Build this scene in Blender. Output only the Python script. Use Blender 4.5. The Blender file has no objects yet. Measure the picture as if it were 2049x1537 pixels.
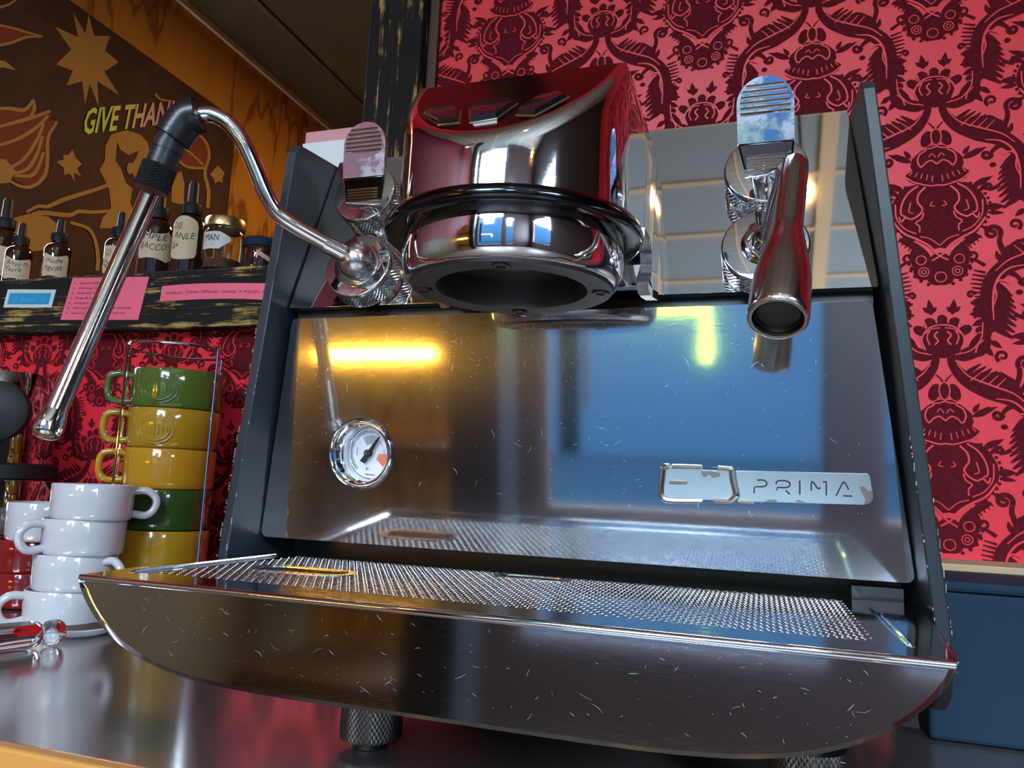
import bpy, math, random
import numpy as np
from mathutils import Vector, Matrix
from mathutils.geometry import tessellate_polygon
random.seed(7)
scene = bpy.context.scene
COL = scene.collection
R_ = math.radians

# ------------------------------------------------------------------ camera
F_PX = 1525.2
CAM = np.array([0.1171, -0.4250, 0.0389])
YAW, PITCH, ROLL = R_(18.286), R_(7.767), R_(2.516)
def cam_axes():
    fwd = np.array([-math.sin(YAW)*math.cos(PITCH), math.cos(YAW)*math.cos(PITCH), math.sin(PITCH)])
    right = np.array([math.cos(YAW), math.sin(YAW), 0.0])
    up = np.cross(right, fwd)
    c, s = math.cos(ROLL), math.sin(ROLL)
    return c*right+s*up, -s*right+c*up, fwd
CR, CU, CF = cam_axes()
cd = bpy.data.cameras.new('camera')
cam = bpy.data.objects.new('camera', cd)
COL.objects.link(cam)
cd.sensor_fit = 'HORIZONTAL'
cd.sensor_width = 36.0
cd.lens = F_PX/2049*36
cd.clip_start = 0.01
m = Matrix(((CR[0], CU[0], -CF[0], CAM[0]), (CR[1], CU[1], -CF[1], CAM[1]), (CR[2], CU[2], -CF[2], CAM[2]), (0, 0, 0, 1)))
cam.matrix_world = m
scene.camera = cam
cd.dof.use_dof = False

# ------------------------------------------------------------------ sky, lights, exposure
scene.view_settings.view_transform = 'Standard'
scene.view_settings.look = 'None'
scene.view_settings.gamma = 1.0
scene.view_settings.use_curve_mapping = False
scene.view_settings.exposure = 1.6
scene.cycles.max_bounces = 10
scene.cycles.glossy_bounces = 6
scene.cycles.caustics_reflective = True
scene.cycles.sample_clamp_indirect = 6.0
scene.cycles.blur_glossy = 0.6
w = bpy.data.worlds.new('sky'); scene.world = w; w.use_nodes = True
bg = w.node_tree.nodes['Background']
bg.inputs['Color'].default_value = (0.66, 0.83, 1.0, 1)
bg.inputs['Strength'].default_value = 16.0

FLOOR_Z, CEIL_Z = -1.05, 2.2
FRONT_Y, WALL_Y = -3.2, 0.40
LEFT_X, RIGHT_X = -1.48, 2.1
# window openings in the front wall (x0, x1, z0, z1) and in the right wall (y0, y1, z0, z1)
WINS = [(-0.92, 0.40, -0.62, 2.1), (0.60, 1.05, -0.62, 1.5)]
RWIN = [(-2.9, -1.6, -0.25, 1.5)]
def portal(name, loc, rot, sx, sy):
    l = bpy.data.lights.new(name, 'AREA'); l.shape = 'RECTANGLE'; l.size = sx; l.size_y = sy
    l.cycles.is_portal = True
    o = bpy.data.objects.new(name, l); COL.objects.link(o); o.location = loc; o.rotation_euler = rot
    return o
for x0, x1, z0, z1 in WINS:
    portal('window_daylight', ((x0+x1)/2, FRONT_Y-0.03, (z0+z1)/2), (R_(90), 0, 0), x1-x0, z1-z0)
for y0, y1, z0, z1 in RWIN:
    portal('window_daylight', (RIGHT_X+0.03, (y0+y1)/2, (z0+z1)/2), (R_(90), 0, R_(90)), y1-y0, z1-z0)
def lamp(name, kind, loc, col, power, size=0.1, rot=(0, 0, 0), sy=None):
    l = bpy.data.lights.new(name, kind); l.color = col; l.energy = power
    if kind == 'AREA':
        l.size = size
        if sy: l.shape = 'RECTANGLE'; l.size_y = sy
    else: l.shadow_soft_size = size
    o = bpy.data.objects.new(name, l); COL.objects.link(o); o.location = loc; o.rotation_euler = rot
    return o

# ------------------------------------------------------------------ pixel helpers (a pixel gives a direction only)
def ray(px, py): return CF + CR*(px-1024.5)/F_PX - CU*(py-768.5)/F_PX
def at(px, py, axis, val):
    d = ray(px, py); return CAM + d*(val-CAM[axis])/d[axis]
def rp(px, py, P0, n):
    n = np.array(n, float); d = ray(px, py); return CAM + d*(((np.array(P0)-CAM)@n)/(d@n))
def dep(px, py, depth): return CAM + ray(px, py)*depth

# ------------------------------------------------------------------ mesh helpers
class MB:
    def __init__(s): s.v = []; s.f = []; s.mi = []; s.m = 0
    def add(s, vs, fs):
        b = len(s.v); s.v.extend([tuple(float(c) for c in v) for v in vs])
        for f in fs: s.f.append(tuple(b+i for i in f)); s.mi.append(s.m)
        return b
    def box(s, x0, x1, y0, y1, z0, z1):
        s.add([(x0,y0,z0),(x1,y0,z0),(x1,y1,z0),(x0,y1,z0),(x0,y0,z1),(x1,y0,z1),(x1,y1,z1),(x0,y1,z1)],
              [(0,3,2,1),(4,5,6,7),(0,1,5,4),(1,2,6,5),(2,3,7,6),(3,0,4,7)])
    def loft(s, rings, closed=True, cap0=True, cap1=True):
        n = len(rings[0]); b = s.add([p for r in rings for p in r], [])
        for i in range(len(rings)-1):
            for j in range(n if closed else n-1):
                k = (j+1) % n
                s.f.append((b+i*n+j, b+i*n+k, b+(i+1)*n+k, b+(i+1)*n+j)); s.mi.append(s.m)
        if cap0: s.f.append(tuple(b+j for j in reversed(range(n)))); s.mi.append(s.m)
        if cap1: s.f.append(tuple(b+(len(rings)-1)*n+j for j in range(n))); s.mi.append(s.m)
    def lathe(s, prof, O=(0,0,0), U=(0,0,1), n=48, cap0=False, cap1=False, X=None):
        O = np.array(O, float); U = np.array(U, float); U /= np.linalg.norm(U)
        if X is None: X = np.cross(U, (0.3, 0.9, 0.2) if abs(U[1]) < .8 else (1, 0, .1))
        X = np.array(X, float); X -= U*(X@U); X /= np.linalg.norm(X); Y = np.cross(U, X)
        rings = []
        for r, h in prof:
            rings.append([O+U*h+(X*math.cos(2*math.pi*j/n)+Y*math.sin(2*math.pi*j/n))*r for j in range(n)])
        s.loft(rings, True, cap0, cap1)
    def tube(s, pts, rad, n=16, caps=True):
        pts = [np.array(p, float) for p in pts]; rads = rad if hasattr(rad, '__len__') else [rad]*len(pts)
        rings = []; T0 = None
        for i, p in enumerate(pts):
            t = pts[min(i+1, len(pts)-1)]-pts[max(i-1, 0)]; t = t/np.linalg.norm(t)
            if T0 is None:
                a = np.cross(t, (0, 0, 1) if abs(t[2]) < .9 else (1, 0, 0)); a /= np.linalg.norm(a)
            else:
                a = a - t*(a@t); a /= np.linalg.norm(a)
            T0 = t; b = np.cross(t, a)
            rings.append([p+(a*math.cos(2*math.pi*j/n)+b*math.sin(2*math.pi*j/n))*rads[i] for j in range(n)])
        s.loft(rings, True, caps, caps)
    def knurl(s, O, U, r, h, nseg=72, nrow=5, amp=0.0006):
        O = np.array(O, float); U = np.array(U, float); U /= np.linalg.norm(U)
        X = np.cross(U, (0.3, 0.9, 0.2) if abs(U[1]) < .8 else (1, 0, .1)); X /= np.linalg.norm(X); Y = np.cross(U, X)
        rings = []
        for i in range(nrow+1):
            rr = []
            for j in range(nseg):
                q = r - (amp if (i+j) % 2 else 0.0)
                an = 2*math.pi*j/nseg
                rr.append(O+U*(h*i/nrow)+(X*math.cos(an)+Y*math.sin(an))*q)
            rings.append(rr)
        n = nseg; b = s.add([p for r_ in rings for p in r_], [])
        for i in range(nrow):
            for j in range(n):
                k = (j+1) % n; a0, a1, a2, a3 = b+i*n+j, b+i*n+k, b+(i+1)*n+k, b+(i+1)*n+j
                if (i+j) % 2: s.f += [(a0,a1,a3),(a1,a2,a3)]
                else: s.f += [(a0,a1,a2),(a0,a2,a3)]
                s.mi += [s.m, s.m]
    def sphere(s, c, r, n=24, m_=16, sc=(1,1,1)):
        rings = []
        for i in range(1, m_):
            th = math.pi*i/m_
            rings.append([(c[0]+r*sc[0]*math.sin(th)*math.cos(2*math.pi*j/n), c[1]+r*sc[1]*math.sin(th)*math.sin(2*math.pi*j/n), c[2]-r*sc[2]*math.cos(th)) for j in range(n)])
        s.loft(rings)
    def plate(s, outline, fn, t):
        """2-D outline (list of (u,v)) lifted by fn(u,v,h) and given thickness t (top at h=t)"""
        n = len(outline)
        a = [fn(u, v, 0.0) for u, v in outline]; b_ = [fn(u, v, t) for u, v in outline]
        b = s.add(a+b_, [])
        tri = tessellate_polygon([[Vector((u, v, 0)) for u, v in outline]])
        ar = sum(outline[i][0]*outline[(i+1) % n][1]-outline[(i+1) % n][0]*outline[i][1] for i in range(n))
        for q in tri:
            u0, u1, u2 = (outline[i] for i in q)
            c = (u1[0]-u0[0])*(u2[1]-u0[1])-(u1[1]-u0[1])*(u2[0]-u0[0])
            q = tuple(q) if c > 0 else tuple(reversed(q))
            s.f.append(tuple(b+n+i for i in q)); s.mi.append(s.m)
            s.f.append(tuple(b+i for i in reversed(q))); s.mi.append(s.m)
        for i in range(n):
            k = (i+1) % n
            s.f.append((b+i, b+k, b+n+k, b+n+i) if ar > 0 else (b+k, b+i, b+n+i, b+n+k)); s.mi.append(s.m)
    def plate_hole(s, outline, hole, fn, t):
        """as plate(), with a hole loop cut through"""
        al = list(outline)+list(hole); n = len(al); no = len(outline)
        b = s.add([fn(u, v, 0.0) for u, v in al]+[fn(u, v, t) for u, v in al], [])
        for q in tessellate_polygon([[Vector((u, v, 0)) for u, v in outline], [Vector((u, v, 0)) for u, v in hole]]):
            s.f.append(tuple(b+n+i for i in q)); s.mi.append(s.m); s.f.append(tuple(b+i for i in reversed(q))); s.mi.append(s.m)
        for o_, m_ in ((0, no), (no, n-no)):
            for i in range(m_):
                k = (i+1) % m_; s.f.append((b+o_+i, b+o_+k, b+n+o_+k, b+n+o_+i)); s.mi.append(s.m)
    def mesh(s, name, mats, smooth=35):
        me = bpy.data.meshes.new(name)
        me.from_pydata(s.v, [], s.f)
        mats = mats if isinstance(mats, (list, tuple)) else [mats]
        for q in mats: me.materials.append(q)
        if len(mats) > 1: me.polygons.foreach_set('material_index', s.mi)
        if smooth:
            me.polygons.foreach_set('use_smooth', [True]*len(me.polygons))
            me.set_sharp_from_angle(angle=R_(smooth))
        me.update(); return me
    def build(s, name, mats, parent=None, smooth=35, bevel=0, fix=True, **tags):
        me = s.mesh(name, mats, smooth)
        o = bpy.data.objects.new(name, me); COL.objects.link(o)
        if fix:
            import bmesh
            bm = bmesh.new(); bm.from_mesh(me); bmesh.ops.recalc_face_normals(bm, faces=bm.faces); bm.to_mesh(me); bm.free()
            if smooth: me.set_sharp_from_angle(angle=R_(smooth))
        if parent is not None: setp(o, parent)
        if bevel:
            b = o.modifiers.new('bevel', 'BEVEL'); b.width = bevel; b.segments = 2; b.limit_method = 'ANGLE'; b.angle_limit = R_(40)
        for k, v in tags.items(): o[k] = v
        return o
def setp(o, parent):
    o.parent = parent
    # meshes are laid out in world coordinates: undo the thing's own offset once
    o.matrix_parent_inverse = Matrix.Translation(-parent.location) if parent.parent is None else Matrix.Identity(4)
def thing(name, label, cat, loc=(0, 0, 0), group=None):
    o = bpy.data.objects.new(name, None); COL.objects.link(o); o.location = [float(c) for c in loc]
    o.empty_display_size = 0.02
    o['label'] = label; o['category'] = cat
    if group: o['group'] = group
    return o
def tag(o, label, cat, group=None):
    o['label'] = label; o['category'] = cat
    if group: o['group'] = group
    return o
def struct(o): o['kind'] = 'structure'; return o
def spline(pts, n=8):
    """Catmull-Rom through pts (any dimension)"""
    P = [np.array(p, float) for p in pts]; P = [2*P[0]-P[1]]+P+[2*P[-1]-P[-2]]; out = []
    for i in range(1, len(P)-2):
        for k in range(n):
            t = k/n; a, b, c, d = P[i-1], P[i], P[i+1], P[i+2]
            out.append(.5*((2*b)+(c-a)*t+(2*a-5*b+4*c-d)*t*t+(-a+3*b-3*c+d)*t**3))
    out.append(P[-2]); return out
def rrect(x0, x1, y0, y1, r, n=6):
    o = []
    for cx, cy, a0 in ((x1-r, y1-r, 0), (x0+r, y1-r, 90), (x0+r, y0+r, 180), (x1-r, y0+r, 270)):
        for k in range(n+1):
            a = R_(a0+90*k/n); o.append((cx+r*math.cos(a), cy+r*math.sin(a)))
    return o

# ------------------------------------------------------------------ materials
def mat(name, col, rough=0.5, metal=0.0, spec=0.5, coat=0.0, emit=None, estr=0.0, trans=0.0, ior=1.45, bump=None, alpha=1.0):
    m = bpy.data.materials.new(name); m.use_nodes = True
    b = m.node_tree.nodes['Principled BSDF']
    b.inputs['Base Color'].default_value = (*col, 1); b.inputs['Roughness'].default_value = rough
    b.inputs['Metallic'].default_value = metal; b.inputs['Specular IOR Level'].default_value = spec
    b.inputs['Coat Weight'].default_value = coat; b.inputs['Coat Roughness'].default_value = 0.05
    b.inputs['Transmission Weight'].default_value = trans; b.inputs['IOR'].default_value = ior
    b.inputs['Alpha'].default_value = alpha
    if emit: b.inputs['Emission Color'].default_value = (*emit, 1); b.inputs['Emission Strength'].default_value = estr
    return m
class NT:
    def __init__(s, m): s.t = m.node_tree; s.b = s.t.nodes['Principled BSDF']
    def n(s, ty, **kw):
        q = s.t.nodes.new(ty)
        for k, v in kw.items():
            if k in q.inputs: q.inputs[k].default_value = v
            else: setattr(q, k, v)
        return q
    def l(s, a, b): s.t.links.new(a, b)
    def coords(s, scale=(1, 1, 1), kind='Object'):
        tc = s.n('ShaderNodeTexCoord'); mp = s.n('ShaderNodeMapping'); mp.inputs['Scale'].default_value = scale
        s.l(tc.outputs[kind], mp.inputs['Vector']); return mp.outputs['Vector']
    def noise(s, vec, scale=5, detail=3, rough=.5):
        q = s.n('ShaderNodeTexNoise'); q.inputs['Scale'].default_value = scale; q.inputs['Detail'].default_value = detail; q.inputs['Roughness'].default_value = rough
        s.l(vec, q.inputs['Vector']); return q.outputs['Fac']
    def ramp(s, fac, stops):
        q = s.n('ShaderNodeValToRGB'); e = q.color_ramp.elements
        while len(e) < len(stops): e.new(0.5)
        for el, (p, c) in zip(e, stops): el.position = p; el.color = (*c, 1) if len(c) == 3 else c
        s.l(fac, q.inputs['Fac']); return q.outputs['Color']
    def mrange(s, v, a, b, c, d):
        q = s.n('ShaderNodeMapRange'); q.inputs[1].default_value = a; q.inputs[2].default_value = b; q.inputs[3].default_value = c; q.inputs[4].default_value = d
        s.l(v, q.inputs[0]); return q.outputs[0]
    def bump(s, h, strength=.2, dist=.001):
        q = s.n('ShaderNodeBump'); q.inputs['Strength'].default_value = strength; q.inputs['Distance'].default_value = dist
        s.l(h, q.inputs['Height']); s.l(q.outputs['Normal'], s.b.inputs['Normal']); return q
def two_lobe(name, col, r0, r1, share, scale):
    """polished metal under a veil of fine brushing: a sharp lobe mixed with a wide one stretched across the grain"""
    m = steel(name, col, r0, scale, rvar=r0*.4); t = NT(m)
    b2 = t.n('ShaderNodeBsdfPrincipled'); b2.inputs['Base Color'].default_value = (*col, 1); b2.inputs['Metallic'].default_value = 1; b2.inputs['Roughness'].default_value = r1
    b2.inputs['Anisotropic'].default_value = .7
    tg = t.n('ShaderNodeTangent'); tg.direction_type = 'UV_MAP'; t.l(tg.outputs['Tangent'], b2.inputs['Tangent'])
    mx = t.n('ShaderNodeMixShader'); mx.inputs[0].default_value = share
    f = t.noise(t.coords((3, 3, 40)), 30, 4, .6); t.l(t.mrange(f, .3, .7, share*.8, share*1.2), mx.inputs[0])
    out = [q for q in t.t.nodes if q.type == 'OUTPUT_MATERIAL'][0]
    t.l(t.b.outputs[0], mx.inputs[1]); t.l(b2.outputs[0], mx.inputs[2]); t.l(mx.outputs[0], out.inputs['Surface']); return m
def steel(name, col, rough, scale, aniso=0.0, rvar=.08, bumps=.0, scratch=0.0):
    """metal with rubbed-in grain; scale stretches the grain"""
    m = mat(name, col, rough, 1.0); t = NT(m)
    v = t.coords(scale); f = t.noise(v, 60, 4, .6)
    t.l(t.mrange(f, .3, .7, max(.02, rough-rvar), rough+rvar), t.b.inputs['Roughness'])
    if aniso:
        t.b.inputs['Anisotropic'].default_value = aniso
        tg = t.n('ShaderNodeTangent'); tg.direction_type = 'UV_MAP'; t.l(tg.outputs['Tangent'], t.b.inputs['Tangent'])
    if scratch:
        # hairline scratches: thin iso-lines of warped noise, shown where a second noise is high
        sv = t.coords((1, 1, 1)); n1 = t.noise(sv, 24, 2, .5)
        n2 = t.noise(sv, 11, 3, .5)
        band = t.ramp(n1, [(0.492, (0, 0, 0)), (0.5, (1, 1, 1)), (0.508, (0, 0, 0))])
        msk = t.ramp(n2, [(0.5, (0, 0, 0)), (0.62, (1, 1, 1))])
        mu = t.n('ShaderNodeMath', operation='MULTIPLY'); t.l(band, mu.inputs[0]); t.l(msk, mu.inputs[1])
        if not bumps: t.bump(mu.outputs[0], scratch, .0004)
    if bumps:
        t.bump(f, bumps, .0004)
    return m
M = {}
M['chrome'] = steel('polished_chrome', (.80, .80, .82), .05, (3, 3, 60), rvar=.03)
m = steel('smudged_chrome', (.70, .70, .74), .10, (6, 6, 6), rvar=.06); t = NT(m); sm_ = t.noise(t.coords((1, 1, 1)), 70, 5, .65)
t.l(t.mrange(sm_, .42, .62, .05, .40), t.b.inputs['Roughness']); t.bump(t.noise(t.coords((1, 1, 1)), 160, 3, .6), .12, .0006); t.l(t.ramp(sm_, [(.40, (.62, .60, .66)), (.62, (.34, .33, .40))]), t.b.inputs['Base Color']); M['smudged'] = m
M['chrome_plate'] = steel('polished_steel_plate', (.60, .60, .61), .03, (60, 60, 4), rvar=.015)
M['brushed'] = two_lobe('brushed_steel', (.58, .58, .59), .06, .24, .15, (2, 2, 120))
M['tray_steel'] = steel('tray_steel', (.55, .55, .56), .08, (3, 3, 80), rvar=.04)
M['grate'] = steel('grate_steel', (.60, .60, .61), .22, (40, 40, 40), rvar=.08)
M['nozzle'] = steel('brushed_nozzle_steel', (.66, .63, .61), .15, (20, 20, 20), rvar=.05)
M['tube'] = steel('polished_tube_steel', (.70, .67, .64), .10, (8, 8, 40), rvar=.04)
M['dark_metal'] = steel('dark_cast_metal', (.10, .095, .09), .42, (20, 20, 20))
M['black_chrome'] = mat('black_chrome', (.05, .05, .055), .12, 1.0)
M['badge'] = steel('badge_silver', (.25, .29, .31), .45, (8, 8, 8), rvar=.06)
M['badge_worn'] = mat('badge_bare_plastic', (.16, .13, .13), .5)
M['black'] = mat('black_satin', (.012, .013, .016), .38)
M['black_gloss'] = mat('black_gloss', (.006, .006, .007), .10, coat=.6)
M['black_rubber'] = mat('black_rubber', (.008, .008, .009), .55)
M['knurl_black'] = mat('knurled_black', (.012, .012, .014), .33)
M['ink'] = mat('black_ink', (.012, .012, .015), .6)
M['pencil'] = mat('handwriting_ink', (.03, .035, .05), .6)
M['gold_edge'] = mat('gold_edge', (.75, .55, .28), .25, 1.0)
M['white'] = mat('white_china', (.54, .54, .57), .12, coat=.5)
M['dial'] = mat('dial_white', (.80, .81, .90), .5)
M['dial_red'] = mat('dial_red', (.65, .13, .05), .5)
M['glass'] = mat('clear_glass', (1, 1, 1), .02, trans=1.0, ior=1.3)
M['red_china'] = mat('red_china', (.20, .007, .009), .12, coat=.5)
M['green_china'] = mat('olive_green_china', (.075, .12, .018), .13, coat=.5)
M['mustard_china'] = mat('mustard_china', (.38, .21, .012), .13, coat=.5)
M['ochre_china'] = mat('ochre_china', (.48, .24, .012), .13, coat=.5)
M['dkgreen_china'] = mat('dark_green_china', (.03, .07, .012), .13, coat=.5)
M['navy'] = mat('navy_plastic', (.007, .025, .047), .7, spec=.25)
M['pink'] = mat('pink_paper', (.94, .17, .27), .55)
M['paper'] = mat('label_paper', (.62, .50, .34), .7)
M['paper_white'] = mat('white_label_paper', (.62, .62, .58), .6)
M['label_blue'] = mat('blue_print', (.03, .36, .68), .4)
M['label_frame'] = mat('white_print', (.66, .78, .80), .4)
M['label_text'] = mat('pale_blue_print', (.16, .52, .78), .4)
M['amber_glass'] = mat('amber_bottle_glass', (.028, .009, .004), .06, coat=.8)
M['brown_liquid'] = mat('spice_powder', (.12, .035, .015), .8)
M['jar_glass'] = mat('jar_glass', (.85, .95, .93), .03, trans=1.0, ior=1.25)
M['gold_lid'] = mat('gold_lid', (.72, .55, .26), .28, 1.0)
M['card'] = mat('white_card', (.62, .66, .66), .5)
M['pink_clear'] = mat('pink_plastic', (.85, .45, .45), .2, alpha=.55)
M['red_plastic'] = mat('red_plastic', (.35, .01, .012), .25)
M['clear_plastic'] = mat('clear_handle_plastic', (.85, .86, .9), .05, trans=1.0, ior=1.45)
M['tan'] = mat('tan_wood', (.55, .36, .2), .5)
M['bare_edge'] = mat('bare_metal_edge', (.42, .38, .33), .5, .6)
M['scratch'] = mat('bare_scratch', (.85, .86, .88), .5, 1.0)
M['amber_lamp'] = mat('amber_tube', (1, .6, .1), .5, emit=(1.0, .50, .055), estr=20)
M['green_neon'] = mat('green_neon', (.6, 1, .1), .5, emit=(.62, 1.0, .03), estr=5)
M['bulb'] = mat('warm_bulb', (1, .7, .3), .5, emit=(1.0, .55, .16), estr=60)
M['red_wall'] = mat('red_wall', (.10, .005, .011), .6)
M['front_wall'] = mat('front_wall_brown', (.030, .017, .018), .6)
M['asphalt'] = mat('street_asphalt', (.003, .008, .014), 1.0, spec=0)
M['facade'] = mat('facade_grey', (.006, .016, .030), 1.0, spec=0)
M['dark_wood'] = mat('dark_wood', (.07, .035, .018), .5)
M['cream'] = mat('cream_board', (.55, .43, .25), .5)
M['wainscot'] = mat('wainscot_brown', (.055, .032, .010), .5)
M['floor'] = mat('floor_tiles', (.10, .075, .06), .35)

# olive ceiling
m = mat('ceiling_board', (.11, .075, .025), .8); t = NT(m); v = t.coords((1, 1, 1))
t.l(t.ramp(t.noise(v, 3, 4, .6), [(.3, (.045, .026, .006)), (.7, (.065, .04, .010))]), t.b.inputs['Base Color']); M['ceiling'] = m
# room ceiling (seen in the polished plate)
M['room_ceiling'] = mat('room_ceiling_tiles', (.22, .235, .23), .8)
# counter: worn stainless
m = steel('counter_steel', (.43, .40, .385), .14, (2, 60, 60), rvar=.04); m.node_tree.nodes['Principled BSDF'].inputs['Metallic'].default_value = .85; M['counter'] = m
m = mat('counter_edge_wood', (.55, .26, .06), .4); M['counter_edge'] = m
# plywood
m = mat('orange_plywood', (.3, .12, .02), .6); t = NT(m)
a = t.noise(t.coords((1, 1.2, .35)), 3.0, 4, .55)
t.l(t.ramp(a, [(.30, (.34, .14, .012)), (.47, (.44, .20, .022)), (.495, (.17, .055, .006)), (.52, (.44, .20, .022)), (.75, (.54, .26, .03))]), t.b.inputs['Base Color']); M['plywood'] = m
# mural ground
m = mat('mural_plum', (.05, .016, .018), .7); t = NT(m)
t.l(t.ramp(t.noise(t.coords(), 9, 5, .65), [(.3, (.020, .006, .005)), (.55, (.045, .013, .012)), (.75, (.070, .025, .028))]), t.b.inputs['Base Color']); M['plum'] = m
M['mural_gold'] = mat('mural_gold', (.36, .22, .06), .65)
m = mat('mural_rust', (.17, .03, .012), .7); M['mural_rust'] = m
def lettering(name):
    m = mat(name, (.5, .8, .2), .5); t = NT(m)
    g = t.n('ShaderNodeTexCoord'); sp = t.n('ShaderNodeSeparateXYZ'); t.l(g.outputs['Generated'], sp.inputs[0])
    t.l(t.ramp(sp.outputs['Y'], [(0, (.35, .75, .03)), (.3, (.60, .72, .12)), (.5, (.60, .50, .35)), (.72, (.62, .30, .55)), (1, (.75, .35, .55))]), t.b.inputs['Base Color'])
    return m
M['mural_text'] = lettering('mural_lettering')
# worn black timber: black paint rubbed through to gold wood along the grain
def timber(name, grain):
    m = mat(name, (.02, .02, .02), .85, spec=.2); t = NT(m)
    v = t.coords(grain); f = t.noise(v, 60, 6, .75)
    g = t.noise(t.coords((1, 1, 1)), 22, 4, .6)
    ad = t.n('ShaderNodeMath', operation='MULTIPLY_ADD'); t.l(g, ad.inputs[0]); ad.inputs[1].default_value = .45; t.l(f, ad.inputs[2])
    t.l(t.ramp(ad.outputs[0], [(.40, (.012, .013, .014)), (.775, (.022, .021, .020)), (.80, (.20, .13, .04)), (.86, (.52, .38, .13))]), t.b.inputs['Base Color'])
    t.bump(f, .7, .004); return m
M['timber_h'] = timber('worn_black_timber_horizontal', (.14, 1, 2.6))
M['timber_v'] = timber('worn_black_timber_vertical', (2.6, 1, .14))
# wallpaper: satin ground and velvet flock
m = mat('wallpaper_satin', (.78, .07, .085), .42); t = NT(m)
t.l(t.ramp(t.noise(t.coords(), 6, 4, .6), [(.3, (.80, .026, .042)), (.7, (.88, .036, .056))]), t.b.inputs['Base Color']); M['paper_red'] = m
m = mat('wallpaper_flock', (.11, .006, .012), .9, spec=.2); t = NT(m)
t.l(t.ramp(t.noise(t.coords(), 220, 4, .7), [(.3, (.080, .004, .008)), (.7, (.135, .008, .015))]), t.b.inputs['Base Color']); M['flock'] = m
m = mat('side_panel_black', (.018, .026, .033), .40); t = NT(m)
t.bump(t.noise(t.coords(), 900, 2, .5), .15, .0003); M['side'] = m

# ------------------------------------------------------------------ room shell
def wall_with_holes(axis, pos, thick, a0, a1, z0, z1, holes, mb):
    """vertical wall split into boxes round rectangular holes; axis 'y' -> runs along x"""
    xs = sorted({a0, a1, *[h[0] for h in holes], *[h[1] for h in holes]}); zs = sorted({z0, z1, *[h[2] for h in holes], *[h[3] for h in holes]})
    for i in range(len(xs)-1):
        for j in range(len(zs)-1):
            cx, cz = (xs[i]+xs[i+1])/2, (zs[j]+zs[j+1])/2
            if any(h[0] < cx < h[1] and h[2] < cz < h[3] for h in holes): continue
            if axis == 'y': mb.box(xs[i], xs[i+1], pos, pos+thick, zs[j], zs[j+1])
            else: mb.box(pos, pos+thick, xs[i], xs[i+1], zs[j], zs[j+1])
POST_X0, POST_X1 = -0.361, -0.285
SHELF_B, SHELF_T = 0.229, 0.309
mb = MB(); wall_with_holes('y', WALL_Y, .10, LEFT_X-.1, RIGHT_X+.1, FLOOR_Z, CEIL_Z, [(LEFT_X-.1, POST_X1, SHELF_B+.02, 1.31)], mb)
wall_back = struct(mb.build('wall_back', M['paper_red'], smooth=0))
mb = MB(); mb.box(LEFT_X-.1, RIGHT_X+.1, FRONT_Y-.1, WALL_Y, FLOOR_Z-.05, FLOOR_Z); struct(mb.build('floor', M['floor'], smooth=0))
mb = MB(); mb.box(LEFT_X-.1, RIGHT_X+.1, FRONT_Y-.1, WALL_Y, CEIL_Z, CEIL_Z+.05); ceil_ = struct(mb.build('ceiling', M['room_ceiling'], smooth=0))
# ceiling grid battens
for x in (-1.0, -.35, .335, 1.0, 1.65):
    mb = MB(); mb.box(x-.026, x+.026, FRONT_Y, WALL_Y, CEIL_Z-.012, CEIL_Z); mb.build('batten', M['tan'], ceil_, smooth=0)
for k in range(13):
    y = -.02-.25*k; mb = MB(); mb.box(LEFT_X, RIGHT_X, y-.009, y+.009, CEIL_Z-.010, CEIL_Z); mb.build('batten', M['tan'], ceil_, smooth=0)
mb = MB(); wall_with_holes('y', FRONT_Y-.1, .10, LEFT_X-.1, RIGHT_X+.1, FLOOR_Z, CEIL_Z, WINS, mb); struct(mb.build('wall_front', M['front_wall'], smooth=0))
mb = MB(); wall_with_holes('x', RIGHT_X, .10, FRONT_Y-.1, WALL_Y, FLOOR_Z, CEIL_Z, RWIN, mb); struct(mb.build('wall_right', M['front_wall'], smooth=0))
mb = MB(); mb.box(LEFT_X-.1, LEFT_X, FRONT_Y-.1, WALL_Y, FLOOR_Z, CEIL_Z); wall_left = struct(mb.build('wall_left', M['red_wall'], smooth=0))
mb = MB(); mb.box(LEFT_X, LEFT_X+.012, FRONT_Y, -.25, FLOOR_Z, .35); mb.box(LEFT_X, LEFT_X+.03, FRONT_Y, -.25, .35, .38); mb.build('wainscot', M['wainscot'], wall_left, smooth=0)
# window frames
for i, (x0, x1, z0, z1) in enumerate(WINS):
    mb = MB()
    for a, b in ((x0, x0+.03), (x1-.03, x1)): mb.box(a, b, FRONT_Y-.06, FRONT_Y-.02, z0, z1)
    for a, b in ((z0, z0+.03), (z1-.03, z1)): mb.box(x0+.03, x1-.03, FRONT_Y-.06, FRONT_Y-.02, a, b)
    struct(mb.build('window_%d' % (i+1), M['dark_wood'], smooth=0))
mb = MB(); y0, y1, z0, z1 = RWIN[0]
for a, b in ((y0, y0+.03), (y1-.03, y1)): mb.box(RIGHT_X+.02, RIGHT_X+.06, a, b, z0, z1)
for a, b in ((z0, z0+.03), (z1-.03, z1)): mb.box(RIGHT_X+.02, RIGHT_X+.06, y0+.03, y1-.03, a, b)
struct(mb.build('window_3', M['dark_wood'], smooth=0))

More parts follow.
